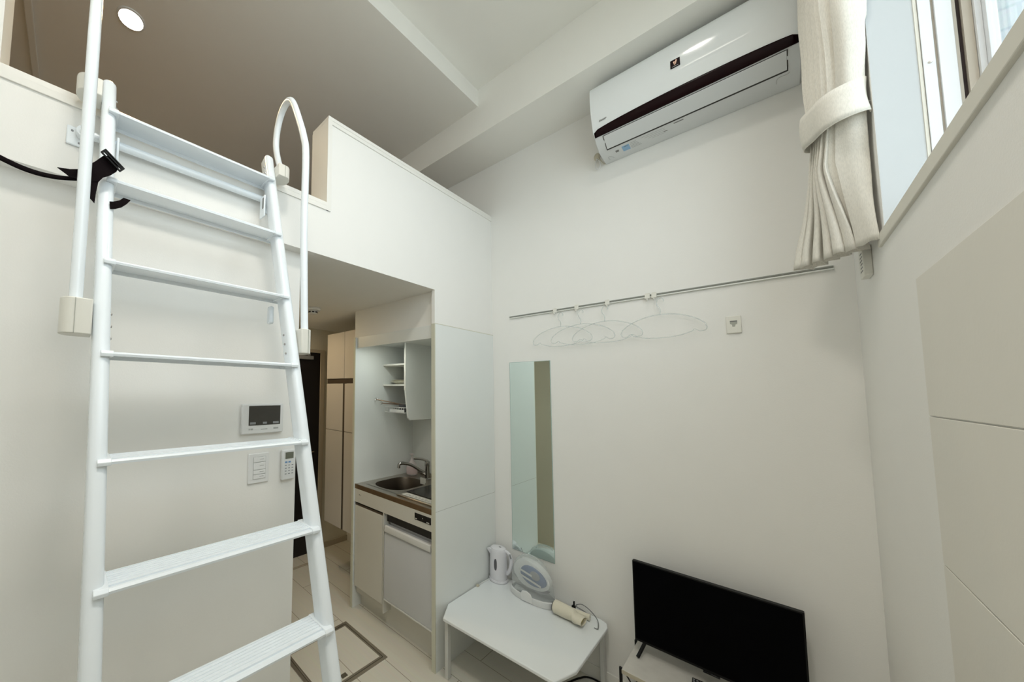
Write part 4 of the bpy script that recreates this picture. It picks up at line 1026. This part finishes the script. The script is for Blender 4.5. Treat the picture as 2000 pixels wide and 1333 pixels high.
obj('plug_body', MB().box(2.118, 2.132, 0.748, 0.766, TZ, TZ + 0.030), 'blackp', pg, bevel=0.003)
pieces('pin', MB().box(2.121, 2.1225, 0.752, 0.758, TZ + 0.030, TZ + 0.052).box(2.128, 2.1295, 0.752, 0.758, TZ + 0.030, TZ + 0.052), 'blackp', pg)
hb = obj('hair_brush', MB().tube(smooth_path([(2.095, 0.842, TZ + 0.012), (2.105, 0.815, TZ + 0.014), (2.112, 0.785, TZ + 0.012)], 4), [0.006] * 9, 8), 'blackp', loc=(2.1, 0.82, TZ))
tag(hb, 'short black cord bundle lying behind the cream hair dryer', 'cord')
hb.name = 'cord_bundle'

# ================================================================ TV AND STAND
tv = thing('television', 'flat black television on the low stand in the right corner', 'television', (2.06, 0.22, 0.30))
obj('casing', MB().box(2.052, 2.075, -0.033, 0.473, 0.357, 0.714).box(2.075, 2.10, 0.05, 0.39, 0.37, 0.58), 'blackp', tv, bevel=0.002)
obj('screen', MB().box(2.0505, 2.0522, -0.028, 0.468, 0.368, 0.709), 'screen', tv)
obj('sensor_bar', MB().box(2.048, 2.056, 0.195, 0.245, 0.351, 0.358), 'black', tv, bevel=0.001)
for y in (0.455, -0.01):
    obj('leg', MB().tube(smooth_path([(2.064, y - 0.018, 0.362), (2.035, y - 0.004, 0.322), (2.015, y + 0.002, 0.3065)], 4), 0.0065, 10), 'blackp', tv)
    obj('leg', MB().tube(smooth_path([(2.066, y - 0.018, 0.362), (2.095, y - 0.004, 0.322), (2.112, y + 0.002, 0.3065)], 4), 0.0065, 10), 'blackp', tv)
sd_ = thing('tv_stand', 'low whitewashed wooden stand with black metal frame under the television', 'tv stand', (2.02, 0.2, 0))
tp = obj('top', MB().box(1.886, 2.160, -0.10, 0.487, 0.282, 0.300), 'standtop', sd_, bevel=0.0015)
obj('front_edge', MB().box(1.8845, 1.886, -0.10, 0.487, 0.2825, 0.2985), 'standedge', tp)
obj('shelf', MB().box(1.900, 2.150, -0.09, 0.475, 0.10, 0.115), 'standtop', sd_, bevel=0.001)
for (x, y) in ((1.892, 0.492), (2.150, 0.492), (1.892, -0.105), (2.150, -0.105)):
    obj('leg', MB().box(x - 0.005, x + 0.005, y - 0.005, y + 0.005, 0.0, 0.303), 'blackp', sd_, bevel=0.001)
pieces('cross_bar', MB().box(1.892, 2.150, 0.489, 0.495, 0.270, 0.276).box(1.892, 2.150, 0.489, 0.495, 0.10, 0.106), 'blackp', sd_)
pieces('cross_brace', MB().tube([(1.893, 0.470, 0.278), (1.893, 0.30, 0.02)], 0.003, 8).tube([(1.893, 0.405, 0.278), (1.893, 0.40, 0.02)], 0.003, 8), 'blackp', sd_)
rm = thing('tv_remote', 'black television remote lying on the stand in front of the screen', 'remote control', (1.99, 0.25, 0.3))
obj('body', MB().obox((1.990, 0.254, 0.308), Vector((1, 0.10, 0)).normalized(), Vector((-0.10, 1, 0)).normalized(), (0, 0, 1), (0.055, 0.020, 0.0075)), 'blackp', rm, bevel=0.003)
g = MB()
for a in range(7):
    for b in range(3):
        g.box(1.948 + 0.013 * a, 1.955 + 0.013 * a, 0.240 + 0.0105 * b + 0.0013 * a, 0.246 + 0.0105 * b + 0.0013 * a, 0.3153, 0.3168)
pieces('button', g, 'greyp', rm)
pw = obj('power_cable', MB().tube(smooth_path([(1.78, 0.86, 0.004), (1.92, 0.80, 0.004), (2.03, 0.760, 0.004), (2.10, 0.735, 0.004), (2.152, 0.70, 0.004), (2.158, 0.62, 0.004), (2.150, 0.56, 0.004), (2.12, 0.50, 0.004)], 8), 0.004, 8), 'blackp', loc=(2.0, 0.6, 0.0))
tag(pw, 'black power cable on the floor between the table and the stand', 'cable')

for o in S.objects:
    if '_b' in o: del o['_b']
